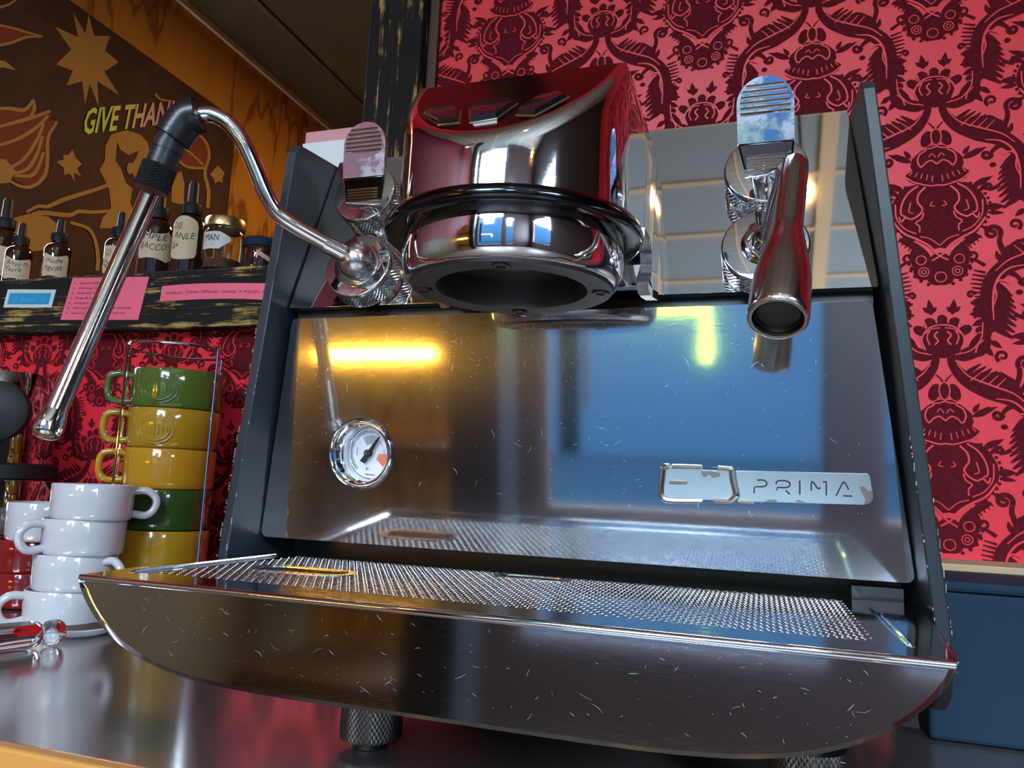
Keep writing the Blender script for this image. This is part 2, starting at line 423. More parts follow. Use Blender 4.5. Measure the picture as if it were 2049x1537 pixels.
mb = MB(); mb.box(-14, 14, -16, FRONT_Y-.12, FLOOR_Z-.2, FLOOR_Z-.1); struct(mb.build('ground', M['asphalt'], smooth=0))
mb = MB()
for a, b, h_ in ((-14, -2.3, 4.6), (-2.6, -.3, 3.3), (-.3, 1.5, 4.6), (1.5, 3.4, 3.0), (3.4, 14, 4.6)): mb.box(a, b, -12, -10, FLOOR_Z-.1, h_)
struct(mb.build('wall_across_street', M['facade'], smooth=0))
# ------------------------------------------------------------------ room beyond the opening
FX = -1.661     # its left wall
MUR_T = 1.29
mb = MB(); mb.box(FX-.1, FX, WALL_Y+.1, 4.1, FLOOR_Z, 1.62); wall_far = struct(mb.build('wall_mural', M['plywood'], smooth=0))
mb = MB(); mb.box(FX-.1, 2.2, WALL_Y+.1, 4.1, 1.555, 1.60); struct(mb.build('ceiling_mural', M['ceiling'], smooth=0))
mb = MB(); mb.box(FX, 2.2, 4.0, 4.1, FLOOR_Z, 1.555); struct(mb.build('wall_end', M['plywood'], smooth=0))
mb = MB(); mb.box(2.2, 2.3, WALL_Y+.1, 4.1, FLOOR_Z, 1.6); struct(mb.build('wall_mural_right', M['plywood'], smooth=0))
mb = MB(); mb.box(FX-.1, 2.3, WALL_Y+.1, WALL_Y+.12, 1.31, 1.6); struct(mb.build('wall_lintel', M['plywood'], smooth=0))
mb = MB(); mb.box(FX-.1, 2.2, WALL_Y+.1, 4.1, FLOOR_Z-.05, FLOOR_Z); struct(mb.build('floor_mural', M['floor'], smooth=0))
mb = MB(); mb.box(FX, FX+.012, WALL_Y+.1, 4.0, 1.535, 1.555); struct(mb.build('trim_1', M['cream'], smooth=0))
mb = MB(); mb.box(-1.0, 2.2, 2.55, 2.57, 1.545, 1.556); mb.box(-1.43, -1.41, .5, 2.55, 1.545, 1.556); struct(mb.build('ceiling_gap_strips', M['dark_wood'], smooth=0))  # dark strips drawn for the ceiling's shadow gap and panel joint
lamp('far_room_lamp', 'AREA', (-.35, 1.9, 1.50), (1.0, .60, .22), 9, .5)
# the painted mural: a thin board on the plywood wall
mb = MB(); mb.box(FX+.0005, FX+.006, WALL_Y+.105, 1.69, FLOOR_Z+.3, MUR_T)
mural = tag(mb.build('mural', M['plum'], smooth=0), 'plum mural of gold stars, leaves and a figure reading GIVE THANKS', 'mural')

# --- 2-D drawing kit -------------------------------------------------
class Ink:
    """flat shapes in 2-D, lifted onto a surface by fn(u, v, layer)"""
    def __init__(s, step=0.0): s.sh = []; s.step = step; s.lm = 1.0
    def poly(s, pts, mi=0, lay=0): s.sh.append((list(pts), 'p', mi, lay))
    def ell(s, cx, cy, rx, ry, rot=0, mi=0, lay=0, n=14):
        c, k = math.cos(R_(rot)), math.sin(R_(rot)); o = []
        for i in range(n):
            a = 2*math.pi*i/n; x, y = rx*math.cos(a), ry*math.sin(a); o.append((cx+x*c-y*k, cy+x*k+y*c))
        s.sh.append((o, 'c', mi, lay))
    def leaf(s, x0, y0, x1, y1, w, mi=0, lay=0, n=7):
        dx, dy = x1-x0, y1-y0; L = math.hypot(dx, dy); nx, ny = -dy/L, dx/L; a = []; b = []
        for i in range(n+1):
            t = i/n; ww = w*math.sin(math.pi*min(1, t**.8))*(1-.25*t)
            a.append((x0+dx*t+nx*ww, y0+dy*t+ny*ww)); b.append((x0+dx*t-nx*ww, y0+dy*t-ny*ww))
        s.sh.append((a+b[::-1][1:-1], 'c', mi, lay))
    def stroke(s, pts, wd, mi=0, lay=0, n=6, sm=True):
        P = spline(pts, n) if sm else [np.array(p, float) for p in pts]; m_ = len(P)
        W = wd if hasattr(wd, '__len__') else [wd, wd]
        a = []; b = []
        for i, p in enumerate(P):
            t = P[min(i+1, m_-1)]-P[max(i-1, 0)]; t = t/(np.hypot(*t)+1e-9); u = i/(m_-1)*(len(W)-1); k = min(int(u), len(W)-2); ww = (W[k]*(1-(u-k))+W[k+1]*(u-k))/2
            a.append((p[0]-t[1]*ww, p[1]+t[0]*ww)); b.append((p[0]+t[1]*ww, p[1]-t[0]*ww))
        s.sh.append((list(zip(a, b)), 's', mi, lay))
    def spiral(s, cx, cy, r, turns=1.2, a0=0, sgn=1, wd=(5, 3), mi=0, lay=0):
        pts = [(cx+r*(1-.75*i/14)*math.cos(R_(a0)+sgn*turns*2*math.pi*i/14), cy+r*(1-.75*i/14)*math.sin(R_(a0)+sgn*turns*2*math.pi*i/14)) for i in range(15)]
        s.stroke(pts, wd, mi, lay, n=2)
    def ring(s, cx, cy, r, wd, mi=0, lay=0):
        s.stroke([(cx+r*math.cos(2*math.pi*i/12), cy+r*math.sin(2*math.pi*i/12)) for i in range(13)], wd, mi, lay, n=1, sm=False)
    def mirror(s):
        for pts, k, mi, lay in list(s.sh):
            if k == 's': s.sh.append(([((-b[0], b[1]), (-a[0], a[1])) for a, b in pts], k, mi, lay))
            else: s.sh.append(([(-x, y) for x, y in pts][::-1], k, mi, lay))
    def emit(s, mb, fn, clip=None):
        for no, (pts, k, mi, lay) in enumerate(s.sh):
            mb.m = mi; lay = lay*s.lm+no*s.step
            if k == 's':
                V = []; Fs = []
                for a, b in pts: V += [fn(*a, lay), fn(*b, lay)]
                for i in range(len(pts)-1): Fs.append((2*i, 2*i+1, 2*i+3, 2*i+2))
            elif k == 'c':
                V = [fn(*p, lay) for p in pts]; Fs = [tuple(range(len(pts)))]
            else:
                V = [fn(*p, lay) for p in pts]; Fs = [tuple(q) for q in tessellate_polygon([[Vector((x, y, 0)) for x, y in pts]])]
            if clip and not all(clip(p) for p in V): continue
            mb.add(V, Fs)

# --- damask flock ------------------------------------------------------
def damask():
    h = Ink(.012)      # right half, mirrored later; units ~0.5 mm, v runs down
    D = 0; K = 1; h.lm = 6.0
    h.stroke([(1, 2), (6, -6), (13, -14)], (4, 2))                                      # antennae
    h.ell(17, 20, 10, 17, -18); h.ell(9, 44, 9, 10, 0); h.stroke([(0, 0), (7, 6), (9, 18), (6, 30), (0, 36), (8, 40), (22, 42)], (2.5, 2.5), K, 1)
    h.poly([(0, 34), (14, 36), (30, 46), (44, 60), (47, 76), (40, 90), (20, 97), (0, 99)])
    h.leaf(44, 66, 88, 46, 7); h.leaf(60, 60, 74, 46, 5); h.leaf(46, 58, 58, 40, 5)
    h.stroke([(0, 74), (10, 66), (20, 70), (28, 78), (34, 66), (30, 52), (18, 44)], (3, 3), K, 1)
    h.stroke([(2, 60), (8, 52), (14, 58)], (2, 2), K, 1)
    for i in range(5): h.stroke([(8+9*i, 97-i*2.6), (9.5+10*i, 110-i*4)], (2, 2), K, 1, n=1)
    h.poly([(0, 96), (22, 94), (44, 84), (56, 92), (50, 106), (30, 114), (0, 117)])
    h.stroke([(0, 117), (12, 118), (30, 113), (44, 107), (54, 98)], (3, 3), K, 1)
    # vase
    h.stroke([(10, 150), (14, 158), (6, 160)], (2, 2), K, 1); h.stroke([(0, 240), (16, 226), (34, 220)], (2, 2), K, 1); h.stroke([(48, 150), (52, 168), (44, 172)], (2.5, 2), K, 1)
    h.poly([(0, 114), (30, 112), (56, 116), (72, 132), (82, 152), (85, 172), (80, 196), (66, 214), (44, 224), (24, 238), (10, 246), (0, 244)])
    h.leaf(60, 124, 96, 106, 7); h.leaf(70, 134, 92, 118, 5); h.leaf(80, 168, 114, 168, 8); h.leaf(84, 178, 112, 182, 5); h.leaf(74, 206, 98, 222, 6)
    for i in range(12):
        a = R_(-50+i*8.5); h.ell(89*math.cos(a), 168+66*math.sin(a), 3, 3)
    h.stroke([(34, 116), (52, 130), (64, 152), (66, 172), (58, 178)], (3.5, 3), K, 1)
    h.stroke([(22, 120), (34, 134), (36, 150), (28, 164), (34, 176), (48, 184), (58, 180), (66, 188), (70, 178)], (3.5, 3.5, 3), K, 1)
    h.stroke([(26, 172), (30, 184), (40, 192), (34, 200), (34, 212)], (3, 2.5), K, 1)
    h.stroke([(76, 152), (74, 182), (60, 204)], (3, 2), K, 1); h.stroke([(40, 214), (56, 206), (68, 194)], (2.5, 2), K, 1)
    h.stroke([(80, 188), (62, 212), (38, 226), (18, 240), (4, 258), (-14, 270)], (4, 4, 3), K, 1)
    h.stroke([(66, 222), (48, 236), (30, 250), (20, 264), (20, 276)], (14, 14, 10, 6))
    for i in range(7): h.stroke([(68-7*i, 222+5*i), (73-6*i, 230+6*i)], (3, 2), n=1)
    # bouquet
    h.ell(0, 274, 20, 20); h.ell(34, 268, 17, 17); h.ell(30, 292, 17, 16); h.ell(6, 302, 18, 17); h.ell(14, 284, 18, 18)
    h.ring(33, 268, 9, 2, K, 1); h.ring(29, 292, 9, 2, K, 1); h.ring(29, 292, 4, 2, K, 1); h.ring(0, 303, 10, 2, K, 1)
    for i in range(8):
        a = R_(-45+i*16); h.ell(58*math.cos(a)*.93, 272+52*math.sin(a)*.93, 3.5, 3.5, n=8)
    # sprigs + crown fruit
    h.leaf(18, 378, 22, 346, 7); h.leaf(20, 372, 33, 362, 5); h.leaf(18, 372, 8, 362, 5)
    h.ell(0, 392, 11, 15); h.ell(20, 396, 11, 14, 25); h.ell(38, 408, 9, 13, 55)
    h.ell(0, 426, 33, 29); h.ell(14, 430, 22, 27)
    h.stroke([(0, 397), (14, 399), (26, 406), (34, 418), (36, 430), (30, 446)], (3, 3), K, 1); h.stroke([(10, 380), (10, 394)], (3, 3), K, 1, n=1); h.stroke([(31, 390), (27, 403)], (3, 3), K, 1, n=1)
    h.stroke([(8, 410), (14, 418), (8, 428), (14, 436)], (3, 3), K, 1); h.stroke([(22, 408), (27, 422), (22, 436)], (2.5, 2.5), K, 1); h.stroke([(4, 403), (18, 405), (30, 414)], (2, 2), K, 1)
    h.poly([(38, 450), (48, 428), (60, 414), (74, 416), (82, 428), (78, 446), (66, 458), (50, 462)])
    h.stroke([(54, 452), (58, 438), (68, 428)], (3, 2), K, 1); h.leaf(30, 456, 44, 440, 6)
    h.ell(0, 457, 8, 5); h.ell(16, 462, 5, 5); h.ring(0, 452, 7, 3)
    # ogee band from this neck to the neighbour's
    h.stroke([(12, -60), (15, -34), (38, -4), (75, 16), (110, 30), (138, 56), (150, 92), (151, 132), (153, 165), (166, 192), (190, 206), (216, 203)], (8, 15, 26, 34, 32, 28, 22, 18, 16, 18, 16, 7), n=4)
    h.stroke([(22, -34), (42, -10), (80, 8), (112, 22), (134, 42)], (2, 3.5, 2), K, 1)
    h.stroke([(84, 32), (112, 38), (132, 60), (140, 96), (140, 136)], (2, 4, 4, 2), K, 1)
    h.stroke([(158, 140), (162, 172), (180, 194), (206, 202)], (2, 3, 2), K, 1)
    for i in range(8): h.stroke([(150, 44+8*i), (176-abs(i-3)*2, 38+8.6*i)], (5, 2), n=1)
    # feather leaf above the band
    for i in range(9): h.stroke([(30+11*i, -2+3*i), (44+10.5*i, -20+4.2*i), (62+8.6*i, -34+4.6*i)], (13, 10, 2.5), n=4)
    h.poly([(26, -14), (58, -18), (96, -18), (118, -2), (128, 22), (90, 18), (50, 6)])
    for i in range(4): h.stroke([(44+14*i, -2+4*i), (66+12*i, -22+5*i)], (2.5, 1.5), K, 1, n=1)
    h.spiral(98, -48, 11, 1.1, 120, 1, (7, 4)); h.spiral(136, -34, 15, 1.25, 150, 1, (9, 5)); h.stroke([(118, 8), (124, -12), (124, -26)], (10, 8))
    for cx, cy, r in ((172, -30, 7), (182, 4, 5.5)):
        for k in range(6): h.ell(cx+r*math.cos(k*1.047), cy+r*math.sin(k*1.047), r*.85, r*.85, n=9)
        h.ell(cx, cy, r*.9, r*.9, n=9)
    h.ring(170, 10, 7, 5); h.stroke([(150, 30), (164, 20), (176, 14)], (7, 3)); h.leaf(176, 24, 200, 20, 5); h.leaf(172, 28, 190, 34, 4)
    # hanging leaf inside the band
    h.poly([(146, 66), (134, 78), (126, 100), (126, 130), (134, 154), (150, 166), (152, 120)])
    for i in range(8): h.stroke([(146, 66+11*i), (126-3*math.sin(i*.5), 74+12*i), (112-10*math.sin(.4+i*.36), 92+11.5*i)], (15, 12, 3), n=4)
    for i in range(6): h.stroke([(150, 100+13*i), (166, 98+14*i), (176-2*i, 104+14*i)], (12, 9, 2.5), n=4)
    h.spiral(86, 62, 9, 1.1, 0, 1, (8, 5)); h.stroke([(112, 44), (100, 52), (92, 62)], (10, 6)); h.spiral(84, 128, 8, 1.1, 40, -1, (7, 4)); h.stroke([(106, 126), (94, 132), (86, 134)], (8, 5)); h.ell(96, 84, 6, 5)
    h.stroke([(112, 66), (126, 60), (136, 70), (134, 90), (140, 110)], (3, 4, 2), K, 1)
    h.leaf(152, 110, 178, 100, 7); h.leaf(152, 122, 180, 124, 8); h.leaf(152, 136, 176, 146, 7); h.leaf(146, 176, 128, 190, 6); h.leaf(156, 188, 142, 206, 6)
    h.spiral(176, 86, 7, 1.0, 180, 1, (6, 4))
    h.mirror(); h.ell(0, 18, 8, 17, 0)
    return h
dm = damask(); KU = .26/507
B0 = at(1872, 258, 1, WALL_Y)
mb = MB()
holes = lambda p: (p[2] > -.16 and LEFT_X < p[0] < 1.2 and p[2] < 1.0) and (p[0] > -.345 or p[2] < .295)
for ci in range(-17, 8):
    for ri in range(-4, 5):
        ox = B0[0]+ci*226*KU; oz = B0[2]+(ri+.5*(ci % 2))*507*KU
        if oz < -.30 or oz > 1.1 or (ox < -.5 and oz > .55): continue
        dm.emit(mb, lambda u, v, lay: (ox+u*KU, WALL_Y-.0003-.0001*lay, oz-v*KU), holes)
fl = mb.build('flock_pattern', [M['flock'], M['paper_red']], wall_back, smooth=0, fix=False); fl['kind'] = 'stuff'

# --- mural drawings, placed on the mural board -------------------------
def mur(px, py, lay=0): p = at(px, py, 0, FX+.0068+.0006*lay); return p
def star(ik, c, tips, inner, mi=0, lay=0):
    n = len(tips); o = []
    for i, tp in enumerate(tips):
        o.append(tp); q = tips[(i+1) % n]; mx, my = (tp[0]+q[0])/2, (tp[1]+q[1])/2
        L = math.hypot(tp[0]+q[0]-2*c[0], tp[1]+q[1]-2*c[1])+1e-6
        o.append((c[0]+(mx-c[0])*2/L*inner*.5*1.0+(mx-c[0])*.12, c[1]+(my-c[1])*2/L*inner*.5*1.35+(my-c[1])*.12))
    ik.poly(o, mi, lay)
ik = Ink(.01); Z = lambda x, y: (x/3.415, y/3.415)
star(ik, Z(605, 400), [Z(*q) for q in ((500, 80), (605, 95), (750, 245), (810, 425), (815, 650), (675, 735), (580, 710), (455, 585), (385, 440), (375, 180))], 58)
star(ik, Z(480, 1120), [Z(*q) for q in ((495, 1020), (560, 1120), (555, 1205), (510, 1240), (440, 1195), (385, 1105), (430, 1060))], 24)
star(ik, Z(1490, 1190), [Z(*q) for q in ((1490, 1130), (1535, 1185), (1520, 1250), (1470, 1255), (1435, 1190))], 18)
# leaf fan at the left edge
ik.poly([Z(*q) for q in ((-60, 740), (150, 750), (225, 680), (235, 790), (350, 755), (330, 830), (390, 825), (330, 930), (320, 1060), (300, 1200), (200, 1280), (60, 1210), (-60, 1180))], 1, 1)
for pts in (((-60, 745), (60, 740), (170, 750), (228, 680)), ((-60, 880), (90, 840), (230, 800), (345, 758)), ((-60, 1010), (120, 950), (250, 870), (330, 790)), ((20, 1170), (160, 1090), (250, 960), (300, 840)), ((60, 1190), (180, 1160), (250, 1060), (290, 930)), ((0, 1190), (130, 1270), (230, 1270), (310, 1190), (325, 1060), (330, 940), (390, 830)), ((228, 680), (235, 740), (210, 800)), ((100, 1200), (230, 1190), (300, 1040))):
    ik.stroke([Z(*q) for q in pts], (5, 8, 6), 0, 2, n=5)
ik.poly([Z(*q) for q in ((-60, 1080), (40, 1090), (110, 1170), (60, 1250), (-60, 1260))], 0, 2)
ik.poly([Z(*q) for q in ((-60, 150), (60, 190), (290, 250), (120, 260), (-60, 320))], 1, 1)
ik.stroke([Z(*q) for q in ((-60, 160), (80, 190), (200, 225), (290, 250))], (4, 5, 3), 0, 2); ik.stroke([Z(*q) for q in ((-60, 320), (80, 290), (180, 255), (290, 250))], (6, 6, 3), 0, 2)
ik.poly([Z(*q) for q in ((-60, 400), (40, 420), (110, 480), (20, 460), (-60, 470))], 0, 1)
ik.stroke([Z(*q) for q in ((-40, 60), (60, 30), (130, -20))], (6, 4), 0, 1)
# figure: hair, face outline, body, arms
ik.poly([Z(*q) for q in ((800, 905), (870, 890), (960, 920), (1010, 975), (1030, 1060), (1000, 1130), (950, 1180), (935, 1250), (900, 1170), (870, 1165), (930, 1080), (945, 1030), (880, 1060), (820, 1020), (800, 970), (790, 1100), (830, 1160), (860, 1250), (905, 1290), (890, 1380), (930, 1480), (930, 1560), (680, 1560), (700, 1490), (760, 1420), (745, 1290), (715, 1230), (680, 1160), (715, 1100), (720, 1000), (760, 920))], 0, 1)
ik.ell(*Z(890, 1150), 7, 12, 0, 0, 2)
for pts, wv in ((((750, 1260), (640, 1300), (540, 1330), (420, 1370), (330, 1410), (260, 1410), (180, 1450)), (7, 9, 5)), (((760, 1440), (640, 1450), (540, 1445), (470, 1470), (300, 1455), (220, 1470)), (6, 8, 10)), (((480, 1520), (600, 1560), (650, 1640), (670, 1760), (665, 1850)), (6, 8)), (((1330, 900), (1400, 960), (1430, 1060), (1400, 1180), (1425, 1300), (1420, 1420)), (4, 6, 8)), (((1200, 1080), (1280, 1140), (1400, 1150)), (5, 5)), (((1240, 1000), (1320, 1060), (1390, 1130)), (4, 4)), (((1060, 640), (1100, 680), (1180, 690)), (6, 3))):
    ik.stroke([Z(*q) for q in pts], wv, 0, 2)
ik.poly([Z(*q) for q in ((1190, 1090), (1250, 960), (1330, 890), (1400, 950), (1430, 1050), (1400, 1150), (1300, 1150))], 1, 1)
ik.poly([Z(*q) for q in ((1180, 1200), (1240, 1170), (1260, 1250), (1255, 1400), (1170, 1380))], 0, 1)
ik.poly([Z(*q) for q in ((60, 1500), (200, 1460), (330, 1480), (400, 1540), (380, 1700), (200, 1720), (60, 1640))], 0, 1)
mb = MB(); ik.emit(mb, mur, lambda p: .51 < p[1] < 1.688 and p[2] < MUR_T-.001)
mb.build('painted_shape', [M['mural_gold'], M['mural_rust']], mural, smooth=0, fix=False)

# ------------------------------------------------------------------ text
_tc = {}
def text_tris(s, shear=0.0, bold=0.0):
    """(verts2d, faces, width) of a flat text, height of capitals = 1"""
    cu = bpy.data.curves.new('tmp', 'FONT'); cu.body = s; cu.shear = shear; cu.resolution_u = 2; cu.offset = bold
    o = bpy.data.objects.new('tmp', cu); COL.objects.link(o)
    dg = bpy.context.evaluated_depsgraph_get(); me = o.evaluated_get(dg).to_mesh()
    v = [(q.co.x/.69, q.co.y/.69) for q in me.vertices]; f = [tuple(p.vertices) for p in me.polygons]
    o.evaluated_get(dg).to_mesh_clear(); bpy.data.objects.remove(o); bpy.data.curves.remove(cu)
    return v, f
def put_text(mb, s, fn, shear=0.0, bold=0.0):
    v, f = text_tris(s, shear, bold)
    if not v: return
    x0 = min(p[0] for p in v); x1 = max(p[0] for p in v)
    k = 1/(x1-x0)
    mb.add([fn((x-x0)*k, y) for x, y in v], f)      # u 0..1 over the width, v 0..1 cap height
mb = MB()
def gt(u, v): # bilinear patch in the picture of the mural
    a = np.array(Z(565, 915))*(1-u)+np.array(Z(1300, 820))*u; b = np.array(Z(590, 745))*(1-u)+np.array(Z(1322, 682))*u
    q = a*(1-v)+b*v; return mur(q[0], q[1], 4)
put_text(mb, 'GIVE THANKS!', gt, .1, .025)
mb.build('lettering', M['mural_text'], mural, smooth=0, fix=False)

# ------------------------------------------------------------------ opening frame
mb = MB(); mb.box(POST_X0, POST_X1, .372, .51, SHELF_T-.0, 1.31); struct(mb.build('trim_3', M['timber_v'], smooth=0, bevel=.003))
mb = MB(); mb.box(POST_X1, -.2725, .392, .40, SHELF_T-.1, 1.31); struct(mb.build('post_shade_strip', M['dark_wood'], smooth=0))  # dark strip standing in for the shadow side beside the post
mb = MB(); mb.box(LEFT_X, POST_X1, .376, .56, SHELF_B, SHELF_T)
# slightly ragged front edge
shelf = struct(mb.build('trim_5', M['timber_h'], smooth=0, bevel=.003))

# ------------------------------------------------------------------ counter
CT = -.125
mb = MB(); mb.box(LEFT_X+.002, 1.0, -.058, WALL_Y-.0025, CT-.04, CT); counter = tag(mb.build('counter_top', M['counter'], smooth=0, bevel=.002), 'worn stainless counter top under the espresso machine', 'counter')
mb = MB(); mb.box(LEFT_X, 1.0, -.068, -.058, CT-.045, CT+.001); mb.build('edge_strip', M['counter_edge'], counter, smooth=0, bevel=.002)
mb = MB(); mb.box(LEFT_X+.01, .99, 0.0, WALL_Y-.01, FLOOR_Z, CT-.0405); tag(mb.build('base_cabinet', M['dark_wood'], smooth=0), 'dark wooden base cabinet below the stainless counter', 'cabinet')
# ================================================================== espresso machine
mach = thing('espresso_machine', 'chrome and black one-group espresso machine with PRIMA badge on the steel counter', 'espresso machine', (0, .1, CT))
LL = -.085
LN = np.array([0, -1, LL]); LN /= np.linalg.norm(LN); LU = np.array([0, LL, 1.0]); LU /= np.linalg.norm(LU)
def lp(x, u, n=0.0): return np.array([x, 0, 0])+LU*u+LN*n           # lower panel frame
CA = math.atan2(.03, .113); CO = np.array([0, -.012, .147]); CUv = np.array([0, math.sin(CA), math.cos(CA)]); CN = np.array([0, -math.cos(CA), math.sin(CA)])
def cp(x, u, n=0.0): return CO+np.array([x, 0, 0])+CUv*u+CN*n        # upper plate frame
def lpx(px, py, n=0.0):
    P = rp(px, py, LN*n, LN); return P[0], float(P@LU)
def cpx(px, py, n=0.0):
    P = rp(px, py, CO+CN*n, CN); return P[0], float((P-CO)@CUv)
def inner(z): return .1895-z*.024/.246                                # inner face of the side panels

# body
mb = MB()
rings = []
for y, zz in ((.036, (-.075, .250)), (.36, (-.075, .250))):
    rings.append([(-inner(zz[0])+.002, y, zz[0]), (inner(zz[0])-.002, y, zz[0]), (inner(zz[1])-.002, y, zz[1]), (-inner(zz[1])+.002, y, zz[1])])
mb.loft(rings); mb.build('body', M['black'], mach, smooth=0)
mb = MB(); mb.box(-.16, .16, .03, .35, .250, .256); mb.build('cup_tray', M['black'], mach, smooth=0, bevel=.002)
# strip between the two front plates
mb = MB(); mb.loft([[(-.172, -.004, .139), (.172, -.004, .139), (.172, .014, .139), (-.172, .014, .139)], [(-.172, -.004, .152), (.172, -.004, .152), (.172, .014, .152), (-.172, .014, .152)]]); mb.build('seam_strip', M['black'], mach, smooth=0)

# lower brushed panel with rolled edges and a UV map for the brushing direction
def trapezoid(w0, w1, u0, u1, r=.004):
    o = []
    for cx, cu, a0 in ((w1-r, u1-r, 0), (-w1+r, u1-r, 90), (-w0+r, u0+r, 180), (w0-r, u0+r, 270)):
        for k in range(5):
            a = R_(a0+22.5*k); o.append((cx+r*math.cos(a), cu+r*math.sin(a)))
    return o
def uvmap(o, fu):
    me = o.data; uv = me.uv_layers.new(name='UVMap')
    for lo in me.loops:
        uv.data[lo.index].uv = fu(me.vertices[lo.vertex_index].co)
gx, gu = lpx(721, 908, .001)
gl, _ = lpx(657, 908, .001); gr, _ = lpx(785, 908, .001); GR = (gr-gl)/2
mb = MB(); mb.plate_hole(trapezoid(.1885, .1712, .001, .1415), [(gx+(GR-.0015)*math.cos(2*math.pi*k/64), gu+(GR-.0015)*math.sin(2*math.pi*k/64)) for k in range(64)], lambda u, v, h: lp(u, v, h-.004), .004)
lowp = mb.build('front_panel', M['brushed'], mach, smooth=0, bevel=.0006); uvmap(lowp, lambda c: (c.x, c.z))
# upper polished plate
mb = MB(); mb.plate(trapezoid(.1735, .1635, .001, .116, .001), lambda u, v, h: cp(u, v, h-.004), .004)
mb.build('upper_plate', M['chrome_plate'], mach, smooth=0, bevel=.0006)

# side panels
prof = [(-.030, .246), (-.026, .252), (-.016, .253), (.02, .2565), (.20, .259), (.36, .259), (.365, .25), (.365, -.055), (.36, -.062), (.03, -.062), (.006, -.058), (-.012, -.048), (-.024, -.034), (-.030, -.016)]
for sx in (-1, 1):
    mb = MB()
    a = [(sx*inner(z), y, z) for y, z in prof]; b = [(sx*(inner(z)+.0065), y, z) for y, z in prof]
    mb.loft([a, b]); sp_ = mb.build('side_panel', M['side'], mach, smooth=30, bevel=.0008)
    # chipped paint along the front edge
    mb = MB()
    for k in range(60 if sx < 0 else 34):
        z = random.uniform(-.03, .135) if sx < 0 else random.uniform(-.035, .075)
        L = random.choice([.0005, .0008, .0012, .002, .004]); wv = random.uniform(.00015, .0004)
        e = .0065 if random.random() < .62 else 0.0
        x = sx*(inner(z)+e)
        mb.box(min(x, x-sx*(wv if e else -wv)), max(x, x-sx*(wv if e else -wv)), -.0305, -.0297, z, z+L)
    mb.build('paint_chips', M['bare_edge'], sp_, smooth=0, kind='stuff')

# ------------------------------------------------------------------ drip tray
TZ = -.0085; TY = -.151
def tray_outline(hw, depth, n=28):
    """right-hand half of the boat section: (x, z below the rim), from rim to keel"""
    return [(hw*max(math.cos(R_(90*k/n)), 0)**.364, -depth*(math.sin(R_(90*k/n)))**1.54) for k in range(n+1)]
def tray_ring(y, hw, depth, top, sc=1.0):
    r = tray_outline(hw, depth); pts = [(x, y, top+z) for x, z in r] + [(-x, y, top+z) for x, z in reversed(r[:-1])]
    return pts
mb = MB()
mb.loft([tray_ring(TY+.0018, .1722, .0365, TZ-.0018), tray_ring(TY, .1738, .038, TZ-.0012), tray_ring(TY+.0012, .1752, .0392, TZ), tray_ring(TY+.05, .181, .041, TZ), tray_ring(-.004, .1885, .041, TZ)])
tray = mb.build('drip_tray', M['tray_steel'], mach, smooth=40)
# rim frame on top: flat border round the grate
GX, GY0, GY1 = .1635, -.1290, -.002
def rim(mb, x0, x1, y0, y1): mb.box(x0, x1, y0, y1, TZ-.0008, TZ+.0004)
mb = MB()
mb.loft([[(-.1748, TY+.0008, z), (.1748, TY+.0008, z), (.1885, -.003, z), (GX+.0, -.003, z), (GX, GY0, z), (-GX, GY0, z), (-GX, -.003, z), (-.1885, -.003, z)] for z in (TZ-.001, TZ+.0004)])
mb.build('rim', M['tray_steel'], tray, smooth=0, bevel=.0003)
mb = MB(); mb.tube([(-.1738, TY+.0012, TZ-.0008), (.1738, TY+.0012, TZ-.0008)], .0015, 14); mb.build('front_edge', M['chrome'], tray)
for sx in (-1, 1):
    mb = MB(); mb.tube([(sx*(GX+.002), GY0-.004, TZ-.0012), (sx*(GX+.002), GY0+.002, TZ+.0001), (sx*(GX+.002), -.010, TZ+.0001), (sx*(GX+.002), -.005, TZ-.0012)], .0013, 10); mb.build('ridge', M['chrome'], tray)
# dark well below the grate
mb = MB(); mb.box(-GX, GX, GY0, -.003, TZ-.020, TZ-.018); mb.build('well', M['black'], tray, smooth=0)
# perforated grate: staggered round holes
PX = .0046; PYR = .0040
slots = [(-.126, -.094, -.0705, .0095), (-.012, .012, -.0205, .006)]      # x0,x1,y,halfwidth
def in_slot(x, y):
    for x0, x1, yc, hw in slots:
        cx = min(max(x, x0), x1)
        if (x-cx)**2+(y-yc)**2 < (hw+.0012)**2: return True
    return False
mb = MB(); GZ = TZ-.0002; nseg = 8
x_in, y_in0, y_in1 = .1555, -.1235, -.006
rows = int((y_in1-y_in0)/PYR); cols = int(2*x_in/PX)
hv = [(math.cos(R_(45*k+22.5)), math.sin(R_(45*k+22.5))) for k in range(8)]
sq = [(1, .4), (.4, 1), (-.4, 1), (-1, .4), (-1, -.4), (-.4, -1), (.4, -1), (1, -.4)]
sq = [(.5, .5*.42), (.5*.42, .5), (-.5*.42, .5), (-.5, .5*.42), (-.5, -.5*.42), (-.5*.42, -.5), (.5*.42, -.5), (.5, -.5*.42)]
